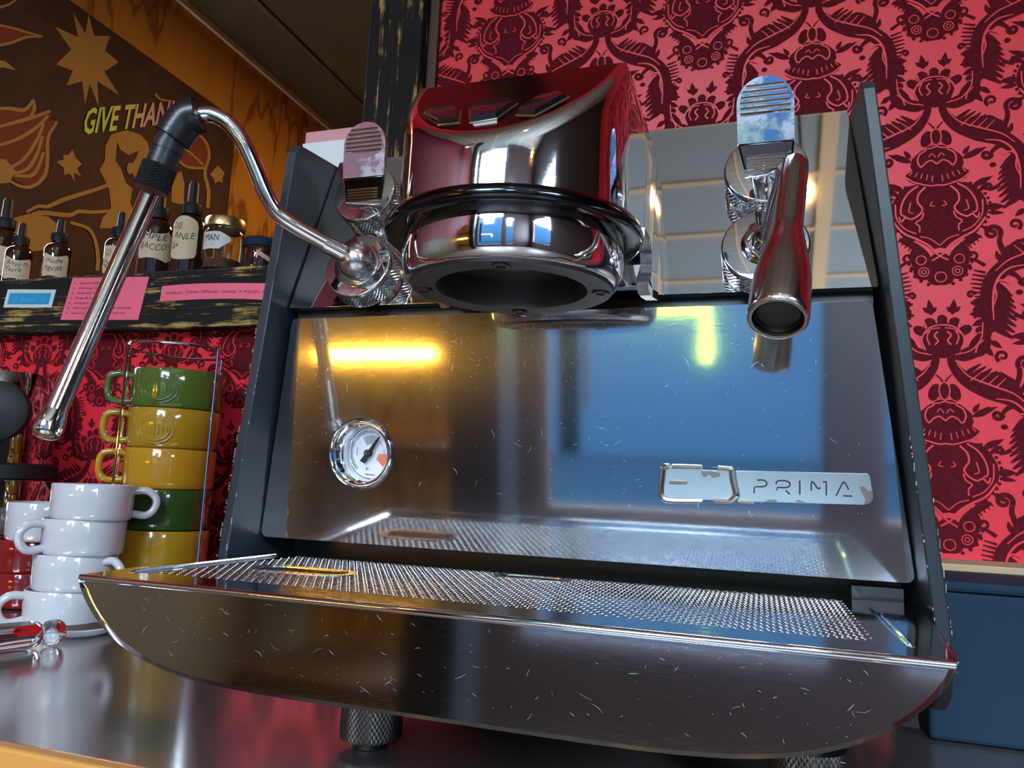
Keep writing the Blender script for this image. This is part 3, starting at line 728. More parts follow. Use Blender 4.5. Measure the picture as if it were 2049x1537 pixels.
for j in range(rows):
    yc = y_in0+(j+.5)*PYR
    for i in range(cols):
        xc = -x_in+(i+.5+(.5 if j % 2 else 0))*PX
        if in_slot(xc, yc): continue
        ho = .0015
        o_ = [(xc+a*PX, yc+b*PYR, GZ) for a, b in sq]; cor = [(xc+a*PX*.5, yc+b*PYR*.5, GZ) for a, b in ((1, 1), (-1, 1), (-1, -1), (1, -1))]
        r1 = [(xc+a*(ho+.0003), yc+b*(ho+.0003)*.95, GZ+.0003) for a, b in hv]; r2 = [(xc+a*ho*.92, yc+b*ho*.9, GZ+.0000) for a, b in hv]; r3 = [(xc+a*ho*.9, yc+b*ho*.88, GZ-.0015) for a, b in hv]
        F = []
        for k in range(8):
            k2 = (k+1) % 8
            F += [(k, k2, 8+k2, 8+k), (8+k, 8+k2, 16+k2, 16+k), (16+k, 16+k2, 24+k2, 24+k)]
        F += [(0, 32, 1), (2, 33, 3), (4, 34, 5), (6, 35, 7)]
        mb.add(o_+r1+r2+r3+cor, F)
grate = mb.build('grate', M['grate'], tray, smooth=50, fix=False)
mb = MB()
z0, z1 = GZ-.0008, GZ+.0001
mb.box(-GX, GX, GY0, y_in0, z0, z1); mb.box(-GX, GX, y_in1-.002, -.003, z0, z1); mb.box(-GX, -x_in+.001, y_in0, y_in1, z0, z1); mb.box(x_in-.002, GX, y_in0, y_in1, z0, z1)
for x0, x1, yc, hw in slots:      # collar round each finger slot
    ro = []; ri = []; n = 12
    for cx, a0 in ((x1, -90), (x0, 90)):
        for k in range(n+1):
            a = R_(a0+180*k/n); ro.append((cx+(hw+.0042)*math.cos(a), yc+(hw+.0042)*math.sin(a))); ri.append((cx+hw*math.cos(a), yc+hw*math.sin(a)))
    N = len(ro)
    mb.loft([[(x, y, GZ+.0001) for x, y in ro], [(x, y, GZ+.0006) for x, y in ro], [(x, y, GZ+.0006) for x, y in ri], [(x, y, GZ-.0016) for x, y in ri]], True, False, False)
mb.build('grate_border', M['grate'], grate, smooth=30)
# bracket and recess behind the tray
mb = MB(); mb.box(.160, .1835, .001, .012, TZ-.004, -.002); mb.build('bracket', M['black'], tray, smooth=0)

# feet
for fx, fy in ((-.1165, .03), (.14, .03), (-.1165, .33), (.14, .33)):
    mb = MB(); mb.lathe([(.0001, .0004), (.011, .0004), (.011, .006)], (fx, fy, CT), n=28)
    ft = mb.build('foot', M['black_rubber'], mach)
    mb = MB(); mb.knurl((fx, fy, CT+.006), (0, 0, 1), .0195, .030, 90, 14, .0005); mb.lathe([(.019, .036), (.0001, .036)], (fx, fy, CT), n=28); mb.lathe([(.019, .006), (.0001, .006)], (fx, fy, CT), n=28); mb.lathe([(.011, .036), (.011, .064)], (fx, fy, CT), n=20)
    mb.build('knurled_collar', M['dark_metal'], ft)

# ------------------------------------------------------------------ pressure gauge
RD = GR*.72
GOc = lp(gx, gu, -.0040)
mb = MB(); mb.lathe([(GR+.0003, .0042), (GR-.0002, .0056), (GR-.0012, .0062), (GR-.0022, .0058), (GR-.0028, .0044), (GR-.0031, .0036), (GR-.0036, .0044), (GR-.0042, .0042), (GR-.0046, .0028), (RD+.0006, .0008), (RD+.0003, -.0028), (RD-.0002, -.0030)], GOc, LN, 64)
gauge = mb.build('pressure_gauge', M['chrome'], mach, smooth=50)
mb = MB(); mb.lathe([(RD, -.0028), (.0001, -.0028)], GOc, LN, 48); mb.build('dial', M['dial'], gauge)
def dp(a, r, h): # angle clockwise from up
    return GOc+np.array([math.sin(R_(a))*r, 0, 0])+LU*(math.cos(R_(a))*r)+LN*h
mb = MB(); ik = Ink()
for k in range(61):
    a = -135+270*k/60; r0 = RD*(.76 if k % 5 == 0 else .80); r1 = RD*.88
    ik.stroke([(math.sin(R_(a))*r0, math.cos(R_(a))*r0), (math.sin(R_(a))*r1, math.cos(R_(a))*r1)], (RD*.018, RD*.018), 0, 0, n=1)
for r_, a0, a1 in ((.90, -135, -62), (.90, -50, -10), (.62, -100, -70), (.62, 40, 62), (.62, 75, 100)):
    ik.stroke([(math.sin(R_(a0+(a1-a0)*k/8))*RD*r_, math.cos(R_(a0+(a1-a0)*k/8))*RD*r_) for k in range(9)], (RD*.02, RD*.02), 0, 0, n=2)
for k in range(9):
    a = -28+k*7; ik.stroke([(math.sin(R_(a))*RD*.34, math.cos(R_(a))*RD*.34), (math.sin(R_(a))*RD*.70, math.cos(R_(a))*RD*.70)], (RD*.012, RD*.03), 0, 0, n=1)
for k in range(5):
    a = 96+k*8; ik.stroke([(math.sin(R_(a))*RD*.34, math.cos(R_(a))*RD*.34), (math.sin(R_(a))*RD*.78, math.cos(R_(a))*RD*.78)], (RD*.03, RD*.11), 1, 0, n=1)
ik.stroke([(-.22*RD, -.84*RD), (.22*RD, -.86*RD)], (RD*.03, RD*.03), 0, 0, n=1)
ik.emit(mb, lambda u, v, lay: GOc+np.array([u, 0, 0])+LU*v+LN*(-.0026))
put_text(mb, '1.5', lambda u, v: GOc+np.array([(-.98+u*.17)*RD, 0, 0])+LU*((.30+u*.10+v*.12)*RD)+LN*(-.0025))
mb.build('dial_marks', [M['ink'], M['dial_red']], gauge, smooth=0, fix=False)
mb = MB(); A = 36; 
def nd(along, side, h): return GOc+(np.array([1, 0, 0])*math.sin(R_(A))+LU*math.cos(R_(A)))*along*RD+(np.array([1, 0, 0])*math.cos(R_(A))-LU*math.sin(R_(A)))*side*RD+LN*h
mb.loft([[nd(-.46, -.11, h), nd(-.42, .10, h), nd(-.1, .09, h), nd(0, .075, h), nd(.80, .025, h), nd(.80, -.025, h), nd(0, -.075, h), nd(-.1, -.09, h)] for h in (-.0018, -.0013)])
mb.lathe([(RD*.15, -.0018), (RD*.15, -.0008), (RD*.05, -.0006), (.00005, -.0004)], GOc, LN, 24); mb.build('needle', M['ink'], gauge, smooth=0)
mb = MB(); mb.lathe([(RD*.035, -.0012), (RD*.03, -.0002), (.00005, 0)], GOc, LN, 12); mb.lathe([(RD*.055, -.0026), (RD*.045, -.0016), (.00005, -.0014)], GOc-LU*RD*.62-np.array([RD*.1, 0, 0]), LN, 12); mb.build('pin', M['gold_edge'], gauge)
mb = MB(); mb.lathe([(RD+.0003, .0012), (.00005, .0012)], GOc, LN, 40); mb.lathe([(RD+.0003, .0006), (.00005, .0006)], GOc, LN, 40); mb.build('glass', M['glass'], gauge)

# ------------------------------------------------------------------ PRIMA badge
BZ = lambda x, y: (1280+x/3.94, 880+y/3.94)
def bp(x, y, h): u, v = lpx(*BZ(x, y), 0.001); return lp(u, v, h)
out = [(178, 205), (490, 212), (500, 240), (605, 243), (618, 218), (745, 228), (752, 245), (1800, 268), (1815, 285), (1838, 425), (1836, 470), (1815, 500), (1770, 514), (905, 490), (895, 508), (785, 508), (770, 480), (745, 492), (600, 490), (580, 475), (505, 472), (490, 492), (230, 488), (185, 462), (156, 420)]
mb = MB(); mb.plate([lpx(*BZ(*q), .001) for q in out], lambda u, v, h: lp(u, v, h), .0016); badge = mb.build('badge', M['badge'], mach, smooth=0, bevel=.0002)
mb = MB(); ik = Ink()
def bstroke(pts, wd, h0=.0016, h1=.0030):
    P = spline([np.array(q, float) for q in pts], 4) if len(pts) > 2 else [np.array(q, float) for q in pts]
    mb.tube([bp(q[0], q[1], h0) for q in P], wd, 8)
bstroke([(490, 216), (330, 210), (255, 210)], .0012); bstroke([(232, 212), (195, 215), (180, 300), (170, 420), (195, 465), (240, 478), (360, 482), (490, 482)], .0016); bstroke([(585, 482), (700, 485), (745, 460), (762, 430), (740, 330), (728, 230)], .0018); bstroke([(618, 222), (728, 230)], .0012); bstroke([(785, 492), (893, 496)], .0012)
mb.build('badge_frame', M['nozzle'], badge)
mb = MB(); mb.tube([bp(236, 332, .0016), bp(376, 336, .0016)], .0011, 8); mb.build('badge_bar', M['nozzle'], badge)
for pts in ([(480, 250), (560, 246), (635, 262), (632, 290), (580, 302), (548, 272), (515, 298), (492, 280)], [(1728, 368), (1770, 370), (1800, 400), (1836, 402), (1838, 465), (1812, 500), (1765, 512), (1780, 470), (1752, 420)], [(985, 486), (1020, 470), (1080, 474), (1085, 492)], [(1228, 490), (1245, 472), (1285, 484), (1310, 497)]):
    mb = MB(); mb.plate([lpx(*BZ(*q), .001) for q in pts], lambda u, v, h: lp(u, v, h+.0012), .0005); mb.build('worn_patch', M['badge_worn'], badge, smooth=0)
mb = MB()
def glyph(pts, sm=True):
    P = spline([np.array(q, float) for q in pts], 5) if sm and len(pts) > 2 else [np.array(q, float) for q in pts]
    ik = Ink(); ik.stroke(P, (12, 12), 0, 0, sm=False); ik.emit(mb, lambda u, v, lay: bp(u, v, .00175))
glyph([(928, 318), (975, 318), (1000, 335), (998, 358), (970, 370), (940, 370)]); glyph([(940, 370), (905, 372), (901, 420)], False)
glyph([(1076, 352), (1080, 330), (1105, 322), (1150, 324), (1182, 340), (1178, 368), (1150, 377)]); glyph([(1150, 377), (1085, 376), (1078, 400)], False); glyph([(1150, 398), (1184, 430)], False)
glyph([(1261, 322), (1262, 432)], False)
glyph([(1352, 402), (1352, 345), (1360, 330), (1376, 345), (1398, 378), (1412, 384), (1424, 376)]); glyph([(1444, 336), (1462, 330), (1470, 345), (1470, 438)])
glyph([(1548, 442), (1596, 345), (1610, 336), (1622, 348), (1646, 392)]); glyph([(1604, 441), (1675, 445)], False)
mb.build('lettering', M['ink'], badge, smooth=0, fix=False)

# ------------------------------------------------------------------ scratches on the front panel and the tray face
def scratches(n, area, frame, name, parent):
    mb = MB(); ik = Ink()
    for _ in range(n):
        u = random.uniform(area[0], area[1]); v = random.uniform(area[2], area[3]); a = random.gauss(0, 1.0); L = random.choice([.0004, .0006, .0008, .001, .0015, .002, .003, .005])
        c = random.uniform(-.6, .6)
        pts = [(u+math.cos(a+c*t)*L*t, v+math.sin(a+c*t)*L*t) for t in (-.5, 0, .5)]
        wv = random.uniform(.00004, .00011); ik.stroke(pts, (wv*.4, wv, wv*.4), 0, 0, n=3)
    ik.emit(mb, frame)
    return mb.build(name, M['scratch'], parent, smooth=0, fix=False, kind='stuff')
scratches(260, (-.165, .165, .03, .137), lambda u, v, l: lp(u, v, .00008), 'scratches', lowp)
scratches(90, (-.16, .02, .10, .138), lambda u, v, l: lp(u, v, .00008), 'scratches', lowp)
scratches(150, (-.15, .15, TZ-.034, TZ-.004), lambda u, v, l: np.array([u, TY+.00172, v]), 'scratches', tray)

# ------------------------------------------------------------------ group head
GA = np.array([0.0, -.078]); grp_axis = (0, -.078, 0)
def cover_ring(z, off=0.0, taper=0.0):
    """U-shaped plan: round front, straight sides running back to the plate"""
    r = .0575-off; pts = []
    for k in range(41):
        a = R_(180+180*k/40); pts.append((r*math.cos(a), GA[1]+r*math.sin(a)))
    pts = [(-r, .012)]+pts+[(r, .012)]
    return pts
def topz(y, k=0.0): return min(.1905+1.08*(y+.1335), .2475)-k
mb = MB(); rr = []
for h, off in ((0.0, 0), (.15, .0), (.5, .0002), (.80, .0005), (.94, .0010), (1.0, .0030)):
    rr.append([(x, y, .163+(topz(y)-.163)*h) for x, y in cover_ring(0, off)])
rr.append([(x*.985, GA[1]+(y-GA[1])*.985, topz(y)+.0004) for x, y in cover_ring(0, .0052)])
rr.append([(x*.985, GA[1]+(y-GA[1])*.985, topz(y)-.0009) for x, y in cover_ring(0, .0058)])
mb.loft(rr, True, True, False)
group = mb.build('group_cover', M['chrome'], mach, smooth=50)
mb = MB(); o_ = [(x, y) for x, y in cover_ring(0, .0056)]
mb.loft([[(x, y, topz(y)-.004) for x, y in o_], [(x, y, topz(y)-.0012) for x, y in o_]]); 
# top face as a ruled surface
mb = MB(); ys = sorted({round(y, 5) for x, y in o_})
L_ = [(-x, y) for x, y in o_ if x >= 0]
right = sorted([(y, x) for x, y in o_ if x >= 0])
vv = []
right = sorted(right+[(-.0807, np.interp(-.0807, [r[0] for r in right], [r[1] for r in right]))])
for y, x in right: vv += [(-x, y, topz(y)-.0006), (x, y, topz(y)-.0006)]
mb.add(vv, [(2*i, 2*i+1, 2*i+3, 2*i+2) for i in range(len(right)-1)])
mb.build('top_face', M['black_chrome'], group, smooth=20)  # chrome face; the dark ceiling it mirrors is put into the colour
TS = np.array([0, 1, 1.08]); TS /= np.linalg.norm(TS); TN = np.array([0, -1.08, 1.0]); TN /= np.linalg.norm(TN); TO = np.array([0, -.1335, .1902])
def tpx(px, py): P = rp(px, py, TO, TN); return P[0], float((P-TO)@TS)
def tp(u, v, h): return TO+np.array([u, 0, 0])+TS*v+TN*h
for pts in ([(845, 230), (877, 250), (919, 246), (922, 221), (905, 216), (868, 221)], [(939, 219), (941, 245), (994, 237), (1036, 207), (1018, 202), (965, 212)], [(1032, 230), (1070, 231), (1138, 194), (1122, 188), (1084, 196), (1052, 213)]):
    q = [tpx(*p_) for p_ in pts]; c = np.mean(np.array(q), 0); q2 = [tuple(c+(np.array(p_)-c)*.86) for p_ in q]
    mb = MB(); mb.loft([[tp(u, v, -.001) for u, v in q], [tp(u, v, .0022) for u, v in q2], [tp(u, v, .0024) for u, v in [tuple(c+(np.array(p_)-c)*.7) for p_ in q]]], True, False, True)
    bt = mb.build('button', M['black_gloss'], group, smooth=40)
    mb = MB(); lo = [tp(u, v, -.0002) for u, v in q]
    mb.tube(lo[:4], .0006, 6); mb.build('button_edge', M['gold_edge'], bt)
# flange ring, bell, underside
FZ = .160
mb = MB(); mb.lathe([(.050, FZ+.006), (.0585, FZ+.0065), (.0625, FZ+.005), (.0640, FZ+.002), (.0635, FZ-.001), (.0615, FZ-.0020), (.052, FZ+.0005), (.049, FZ+.002)], (0, GA[1], 0), n=72); mb.build('flange', M['black_chrome'], group, smooth=60)
mb = MB(); mb.lathe([(.0535, FZ+.004), (.0545, FZ-.006), (.0545, FZ-.013), (.0535, FZ-.019), (.0520, FZ-.0225), (.0500, FZ-.0235)], (0, GA[1], 0), n=72); bell = mb.build('group_bell', M['chrome'], mach, smooth=60)
mb = MB(); mb.lathe([(.0502, FZ-.0234), (.0495, FZ-.0250), (.0440, FZ-.0252), (.0375, FZ-.0246), (.0365, FZ-.022), (.0365, FZ-.004), (.0001, FZ-.002)], (0, GA[1], 0), n=72); mb.build('locking_ring', M['dark_metal'], bell, smooth=40)
for k in range(4):
    a = R_(-78+90*k); c = (.0437*math.cos(a), GA[1]+.0437*math.sin(a), FZ-.0253)
    mb = MB(); mb.lathe([(.0042, 0), (.0040, -.0006), (.0024, -.0006), (.0022, .0008), (.0001, .0008)], c, (0, 0, 1), n=20); mb.build('screw', M['dark_metal'], bell)
mb = MB(); mb.lathe([(.0345, FZ-.010), (.0001, FZ-.011)], (0, GA[1], 0), n=40); mb.build('shower_screen', M['dark_metal'], bell)
mb = MB(); mb.lathe([(.004, FZ-.0105), (.004, FZ-.0135), (.0001, FZ-.0140)], (0, GA[1], 0), n=16); mb.build('screw', M['dark_metal'], bell)
# mounting plate, rear neck and side bracket
mb = MB(); mb.plate(rrect(-.0605, .0605, .0, .085, .006), lambda u, v, h: cp(u, v, h), .012); mb.build('mount_plate', M['chrome_plate'], mach, smooth=40, bevel=.001)
mb = MB(); mb.box(-.048, .048, -.075, .0, FZ-.010, FZ+.01); mb.build('neck', M['dark_metal'], mach, smooth=0, bevel=.002)
for sx in (-1, 1):
    mb = MB(); pts = spline([(sx*.0635, -.070, FZ+.0015), (sx*.0655, -.058, FZ-.002), (sx*.0640, -.046, FZ-.010), (sx*.0610, -.036, FZ-.014), (sx*.0615, -.027, FZ-.0165), (sx*.064, -.018, FZ-.017)], 6)
    rings = []
    for p in pts: rings.append([(p[0]-sx*.006, p[1], p[2]), (p[0], p[1], p[2]), (p[0], p[1], p[2]+.0045), (p[0]-sx*.006, p[1], p[2]+.0045)])
    mb.loft(rings); mb.build('bracket', M['chrome'], mach, smooth=50)

# ------------------------------------------------------------------ knobs
def disc(px, py, R0, hh=.017):
    x, u = cpx(px, py, hh); O = cp(x, u, 0)
    mb = MB(); mb.knurl(O+CN*.003, CN, R0*1.0, hh-.006, 120, 7, .00045); mb.lathe([(R0*.97, 0), (R0*.97, .003), (R0*1.0, .003)], O, CN, 84)
    kn = mb.build('knob', M['nozzle'], mach, smooth=25)
    mb = MB(); mb.lathe([(R0*1.0, hh-.003), (R0*.995, hh-.0012), (R0*.97, hh-.0002), (R0*.94, hh), (R0*.30, hh+.0002), (.0001, hh+.0002)], O, CN, 72); mb.build('knob_face', M['chrome'], kn, smooth=50)
    return x, u, O, kn
def width_at(pxl, pxr, py, h): return abs(cpx(pxr, py, h)[0]-cpx(pxl, py, h)[0])/2
R_lo = width_at(1441, 1622, 490, .017); R_hi = width_at(1447, 1618, 330, .017)
KR1 = disc(1531, 489, R_lo); KR0 = disc(1532, 335, R_hi)
KL1 = disc(716, 530, R_lo); KL0 = disc(729, 385, R_hi*.98)
# rocker levers: a cranked paddle; upper leaf leans out, lower leaf folds back to the hub
def lever(px_top, px_bl, px_br, px_bot, K, y_bend, y_top, y_bot):
    bl, br = at(*px_bl, 1, y_bend), at(*px_br, 1, y_bend); hw = abs(br[0]-bl[0])/2; bend = (bl+br)/2
    top = at(*px_top, 1, y_top); bot = at(*px_bot, 1, y_bot)
    bend[0] = top[0] = bot[0] = K[2][0]+ (bend[0]-K[2][0])*1.0
    top = at(*px_top, 1, y_top); bot = at(*px_bot, 1, y_bot)
    X = np.array([1, 0, 0]); 
    def leaf(A, B, round_end, wa, wb, n=14):
        d = B-A; L = np.linalg.norm(d); d /= L; nrm = np.cross(X, d); nrm /= np.linalg.norm(nrm)
        if nrm[1] > 0: nrm = -nrm
        left = []; 
        for k in range(n+1):
            t = L*k/n; wv = wa+(wb-wa)*k/n
            if round_end and L-t < wv: wv = math.sqrt(max(wv*wv-(wv-(L-t))**2, 1e-8))
            left.append((t, wv))
        if round_end:
            ex = []
            for k in range(10): 
                t = L-wb*.30*(1-math.sin(R_(90*k/9)))*1.0
                ex.append((t, math.sqrt(max(wb*wb-(wb-(L-t))**2, 1e-9))))
            left = [q for q in left if q[0] < L-wb*.30]+ex
        return d, nrm, left
    th = .0036
    mb = MB()
    d, nr, lf = leaf(bend, top, True, hw, hw*1.03)
    secs = []
    for t, wv in lf:
        c = bend+d*t; secs.append([c-X*wv, c+X*wv, c+X*wv-nr*th, c-X*wv-nr*th])
    mb.loft(secs)
    lv = mb.build('lever', M['smudged'], mach, smooth=30, bevel=.0007)
    L = np.linalg.norm(top-bend)
    for k in range(6):
        t = L-.0045-k*.0026; wv = math.sqrt(max(hw**2-max(0, hw-(L-t))**2, 0))*.88
        mb = MB(); c = bend+d*t+nr*.0003; mb.tube([c-X*wv, c+X*wv], .0007, 8); mb.build('grip_rib', M['chrome'], lv)
    mb = MB(); d2, nr2, lf2 = leaf(bend, bot, False, hw, hw*.84); secs = []
    for t, wv in lf2: c = bend+d2*t; secs.append([c-X*wv, c+X*wv, c+X*wv-nr2*th, c-X*wv-nr2*th])
    mb.loft(secs); lo = mb.build('lever_foot', M['black_chrome'], lv, smooth=30, bevel=.0009)
    L2 = np.linalg.norm(bot-bend)
    for k in range(5):
        t = L2*(.48+.11*k); c = bend+d2*t+nr2*.0003; mb = MB(); mb.tube([c-X*hw*.74, c+X*hw*.74], .0006, 8); mb.build('grip_rib', M['chrome'], lo)
    # rounded nose and hub
    mb = MB(); ring = []
    for k in range(7):
        a = R_(180*k/6-90); ring.append(bot-d2*.001-nr2*(.0045-.0045*math.sin(a))*1.0+d2*.0045*math.cos(a))
    mb.loft([[q-X*hw*.84 for q in ring], [q-X*hw*.86+X*.002 for q in ring], [q+X*hw*.84 for q in ring]]); mb.build('lever_nose', M['chrome'], lo, smooth=50)
    hubc = K[2]+CN*.016
    mb = MB(); mb.tube([hubc, hubc+(bend-d*0-nr*.004+d2*L2*.5-hubc)*1.0], [.0085, .0068], 20); mb.build('hub', M['chrome'], lv)
lever((1530, 151), (1476, 286), (1590, 282), (1537, 340), KR0, -.052, -.0590, -.046)
lever((731, 244), (686, 356), (767, 352), (726, 405), KL0, -.052, -.0535, -.046)

# ------------------------------------------------------------------ steam wand
bo = KL1[2]+CN*.017
ball = rp(716, 524, bo+CN*.009, CN)
bd = float((ball-CAM)@CF)
mb = MB(); mb.sphere(ball, .0122, 28, 20); mb.lathe([(.0150, .0), (.0150, .002), (.0125, .0045), (.0110, .0060)], bo, CN, 40); wball = mb.build('steam_ball', M['grate'], KL1[3])
path = [(716, 524, bd-.004), (690, 508, bd-.008), (640, 481, bd-.012), (590, 452, bd-.016), (553, 424, bd-.018), (530, 384, bd-.020), (511, 338, bd-.021), (487, 286, bd-.022), (458, 248, bd-.022), (424, 230, bd-.022), (392, 232, bd-.022)]
P3 = spline([dep(*q) for q in path], 8)
mb = MB(); mb.tube(P3, .0046, 20); wand = mb.build('steam_wand', M['tube'], mach, smooth=60)
mb = MB(); k0 = dep(652, 489, bd-.011); k1 = dep(690, 509, bd-.0085); mb.tube([k0, k1], [.0052, .0052], 20); mb.build('ferrule', M['tube'], wand)
g0, g1 = dep(384, 226, bd-.022), dep(366, 247, bd-.0225); g2 = dep(304, 384, bd-.027); tip0 = dep(300, 392, bd-.027); tip1 = dep(112, 822, bd-.078)
ga, gb = dep(392, 232, bd-.022), dep(349, 278, bd-.0235)
mb = MB()
def knt(A, B, r, nrow, nseg=40): d = B-A; mb.knurl(A, d, r, np.linalg.norm(d), nseg, nrow, .0009); mb.lathe([(r*.92, 0), (.001, 0)], A, d, 24); mb.lathe([(r*.99, np.linalg.norm(d)), (.001, np.linalg.norm(d))], A, d, 24)
q = [dep(398, 231, bd-.0218), dep(372, 240, bd-.0222), dep(345, 277, bd-.0235), dep(340, 287, bd-.0238), dep(333, 303, bd-.0243), dep(320, 333, bd-.0253), dep(302, 380, bd-.027)]
bend_pts = spline(q[:3], 5)
for i in range(len(bend_pts)-1): pass
mb.tube(bend_pts, [.0088]*len(bend_pts), 28)
grip = mb.build('wand_grip', M['knurl_black'], wand, smooth=60)
t_ = NT(M['knurl_black']); 
mb = MB(); mb.tube([q[2], q[3]], [.0078, .0078], 24); mb.tube([q[3], q[4]], [.0086, .0086], 24); mb.tube([q[4], q[5]], [.0080, .0080], 24); mb.build('grip_collar', M['black'], grip, smooth=60)
mb = MB(); knt(q[5], q[6], .0094, 16); mb.build('grip_knurl', M['knurl_black'], grip, smooth=20)
mb = MB()
nb = len(bend_pts)
# raised diamonds on the bent sleeve
rings = []
for i, t in enumerate(np.linspace(0, 1, 17)):
    k = t*(nb-1); i0 = min(int(k), nb-2); p = bend_pts[i0]*(1-(k-i0))+bend_pts[i0+1]*(k-i0)
    tn = bend_pts[i0+1]-bend_pts[i0]; tn /= np.linalg.norm(tn); a = np.cross(tn, CF); a /= np.linalg.norm(a); b = np.cross(tn, a)
    rings.append([p+(a*math.cos(2*math.pi*j/40)+b*math.sin(2*math.pi*j/40))*(.0103-(.0009 if (i+j) % 2 else 0)) for j in range(40)])
mb.loft(rings, True, False, False); mb.build('grip_knurl', M['knurl_black'], grip, smooth=20)
mb = MB(); d = tip1-tip0; mb.tube([tip0, tip0+d*.5, tip1], [.0053, .0053, .0053], 24); mb.build('wand_tube', M['tube'], wand, smooth=60)
d /= np.linalg.norm(d); tb = tip1
mb = MB(); mb.lathe([(.0055, 0), (.0062, .003), (.0068, .007), (.0068, .011), (.0058, .0135), (.0040, .0145), (.0001, .0147)], tb, d, 28); mb.build('steam_tip', M['tube'], wand, smooth=40)

# ------------------------------------------------------------------ hot water spout
bo2 = KR1[2]+CN*.017; wb = rp(1541, 482, bo2+CN*.006, CN); wd_ = float((wb-CAM)@CF)
mb = MB(); mb.lathe([(.0120, .0), (.0120, .0015), (.0105, .003), (.0085, .0035)], bo2, CN, 40); mb.sphere(wb, .0092, 28, 20); mb.build('spout_ball', M['chrome'], KR1[3])
mb = MB(); s0 = dep(1541, 478, wd_-.006); s1 = dep(1562, 405, wd_-.018); s2 = dep(1583, 338, wd_-.030); mb.tube([s0, s1, s2], [.0050, .0060, .0062], 24); spout = mb.build('water_spout', M['nozzle'], mach, smooth=60)
n0 = dep(1590, 333, wd_-.032); n1 = dep(1556, 640, wd_-.090); d = n1-n0; L = np.linalg.norm(d)
pr = [(.0001, -.0062), (.0030, -.0055), (.0052, -.0030), (.0060, 0), (.0062, L*.10), (.0063, L*.44), (.0064, L*.46), (.0080, L*.55), (.0104, L*.68), (.0116, L*.78), (.0119, L*.92), (.0119, L*.97), (.0116, L*.995), (.0108, L), (.0098, L*.997), (.0096, L*.97)]
mb = MB(); mb.lathe(pr, n0, d, 48); mb.build('nozzle', M['nozzle'], spout, smooth=60)
mb = MB(); mb.lathe([(.0093, L*.975), (.0086, L*.985), (.0082, L*.96), (.0001, L*.95)], n0, d, 40); mb.build('aerator', M['dark_metal'], spout, smooth=60)
# ================================================================== mugs
def mug_meshes(r, h, hand_r, key, color, emboss=False, tall=False, square=False):
    """body + handle (handle to +x) in local coordinates, base at z=0"""
    mb = MB(); mb.lathe([(.0001, .0015), (r*.72, .0015), (r*.78, 0), (r*.86, .0006), (r*.935, h*.035), (r*.962, h*.08), (r*.975, h*.2), (r*.988, h*.6), (r, h-.0012), (r-.0008, h), (r-.0026, h-.0008), (r-.0034, h*.6), (r*.88, h*.2), (.0001, h*.12)], n=56)
    body = mb.mesh(key+'_body', color, 60)
    mb = MB()
    if square: pts = [(r-.002, 0, h*.86), (r+hand_r*.5, 0, h*.90), (r+hand_r*.9, 0, h*.82), (r+hand_r, 0, h*.6), (r+hand_r*.92, 0, h*.32), (r+hand_r*.6, 0, h*.20), (r-.002, 0, h*.22)]
    else: pts = [(r-.002, 0, h*.84), (r+hand_r*.55, 0, h*.86), (r+hand_r, 0, h*.66), (r+hand_r, 0, h*.40), (r+hand_r*.6, 0, h*.17), (r-.004, 0, h*.22)]
    mb.tube(spline(pts, 7), .0042 if not square else .0040, 14); hm = mb.mesh(key+'_handle', color, 60)
    return body, hm
def place_mug(name, meshes, loc, ang, label, group, tilt=0, extra=None):
    t = thing(name, label, 'mug', loc, group); t.rotation_euler = (0, tilt, R_(ang))
    for nm, me in (('cup', meshes[0]), ('handle', meshes[1])):
        o = bpy.data.objects.new(nm, me); COL.objects.link(o); o.parent = t
    if extra:
        o = bpy.data.objects.new('emblem', extra); COL.objects.link(o); o.parent = t; o.rotation_euler = (0, 0, R_(-ang))
    return t
WX, WY = -.578, .222
wm = mug_meshes(.0405, .0385, .021, 'white_mug', M['white'])
vis = math.degrees(math.atan2(CAM[1]-WY, CAM[0]-WX))       # direction from the stack to the viewer
rt, lf = vis+90, vis-90
Hm = .0365
for i, (ang, lab) in enumerate(((lf+14, 'bottom white stacking mug, resting on the counter under the other white mugs'), (rt-48, 'white stacking mug second from the bottom, handle turned toward the espresso machine'), (lf+22, 'white stacking mug second from the top of the white stack'), (rt+0, 'topmost white stacking mug of the white stack'))):
    dx = .0028*(i); place_mug('stacking_mug', wm, (WX+dx*2.0-.004, WY+dx*.3, CT+.0005+i*Hm), ang, lab, 'white mugs stacked on the counter')
# second column: red, red, white
rm = mug_meshes(.0405, .0405, .021, 'red_mug', M['red_china'])
tw = mug_meshes(.041, .0455, .021, 'tall_white_mug', M['white'])
x2, y2 = -.712, .290
place_mug('stacking_mug', rm, (x2-.002, y2, CT+.0005), lf+180, 'lower red mug behind the white mugs, under another red mug', 'red mugs behind the white stack')
place_mug('stacking_mug', rm, (x2-.007, y2, CT+.0385), rt+70, 'upper red mug behind the white mugs, carrying a white mug', 'red mugs behind the white stack')
place_mug('stacking_mug', tw, (x2+.008, y2, CT+.0768), rt+100, 'white mug upside down on the red mugs, half hidden by the white stack', None)

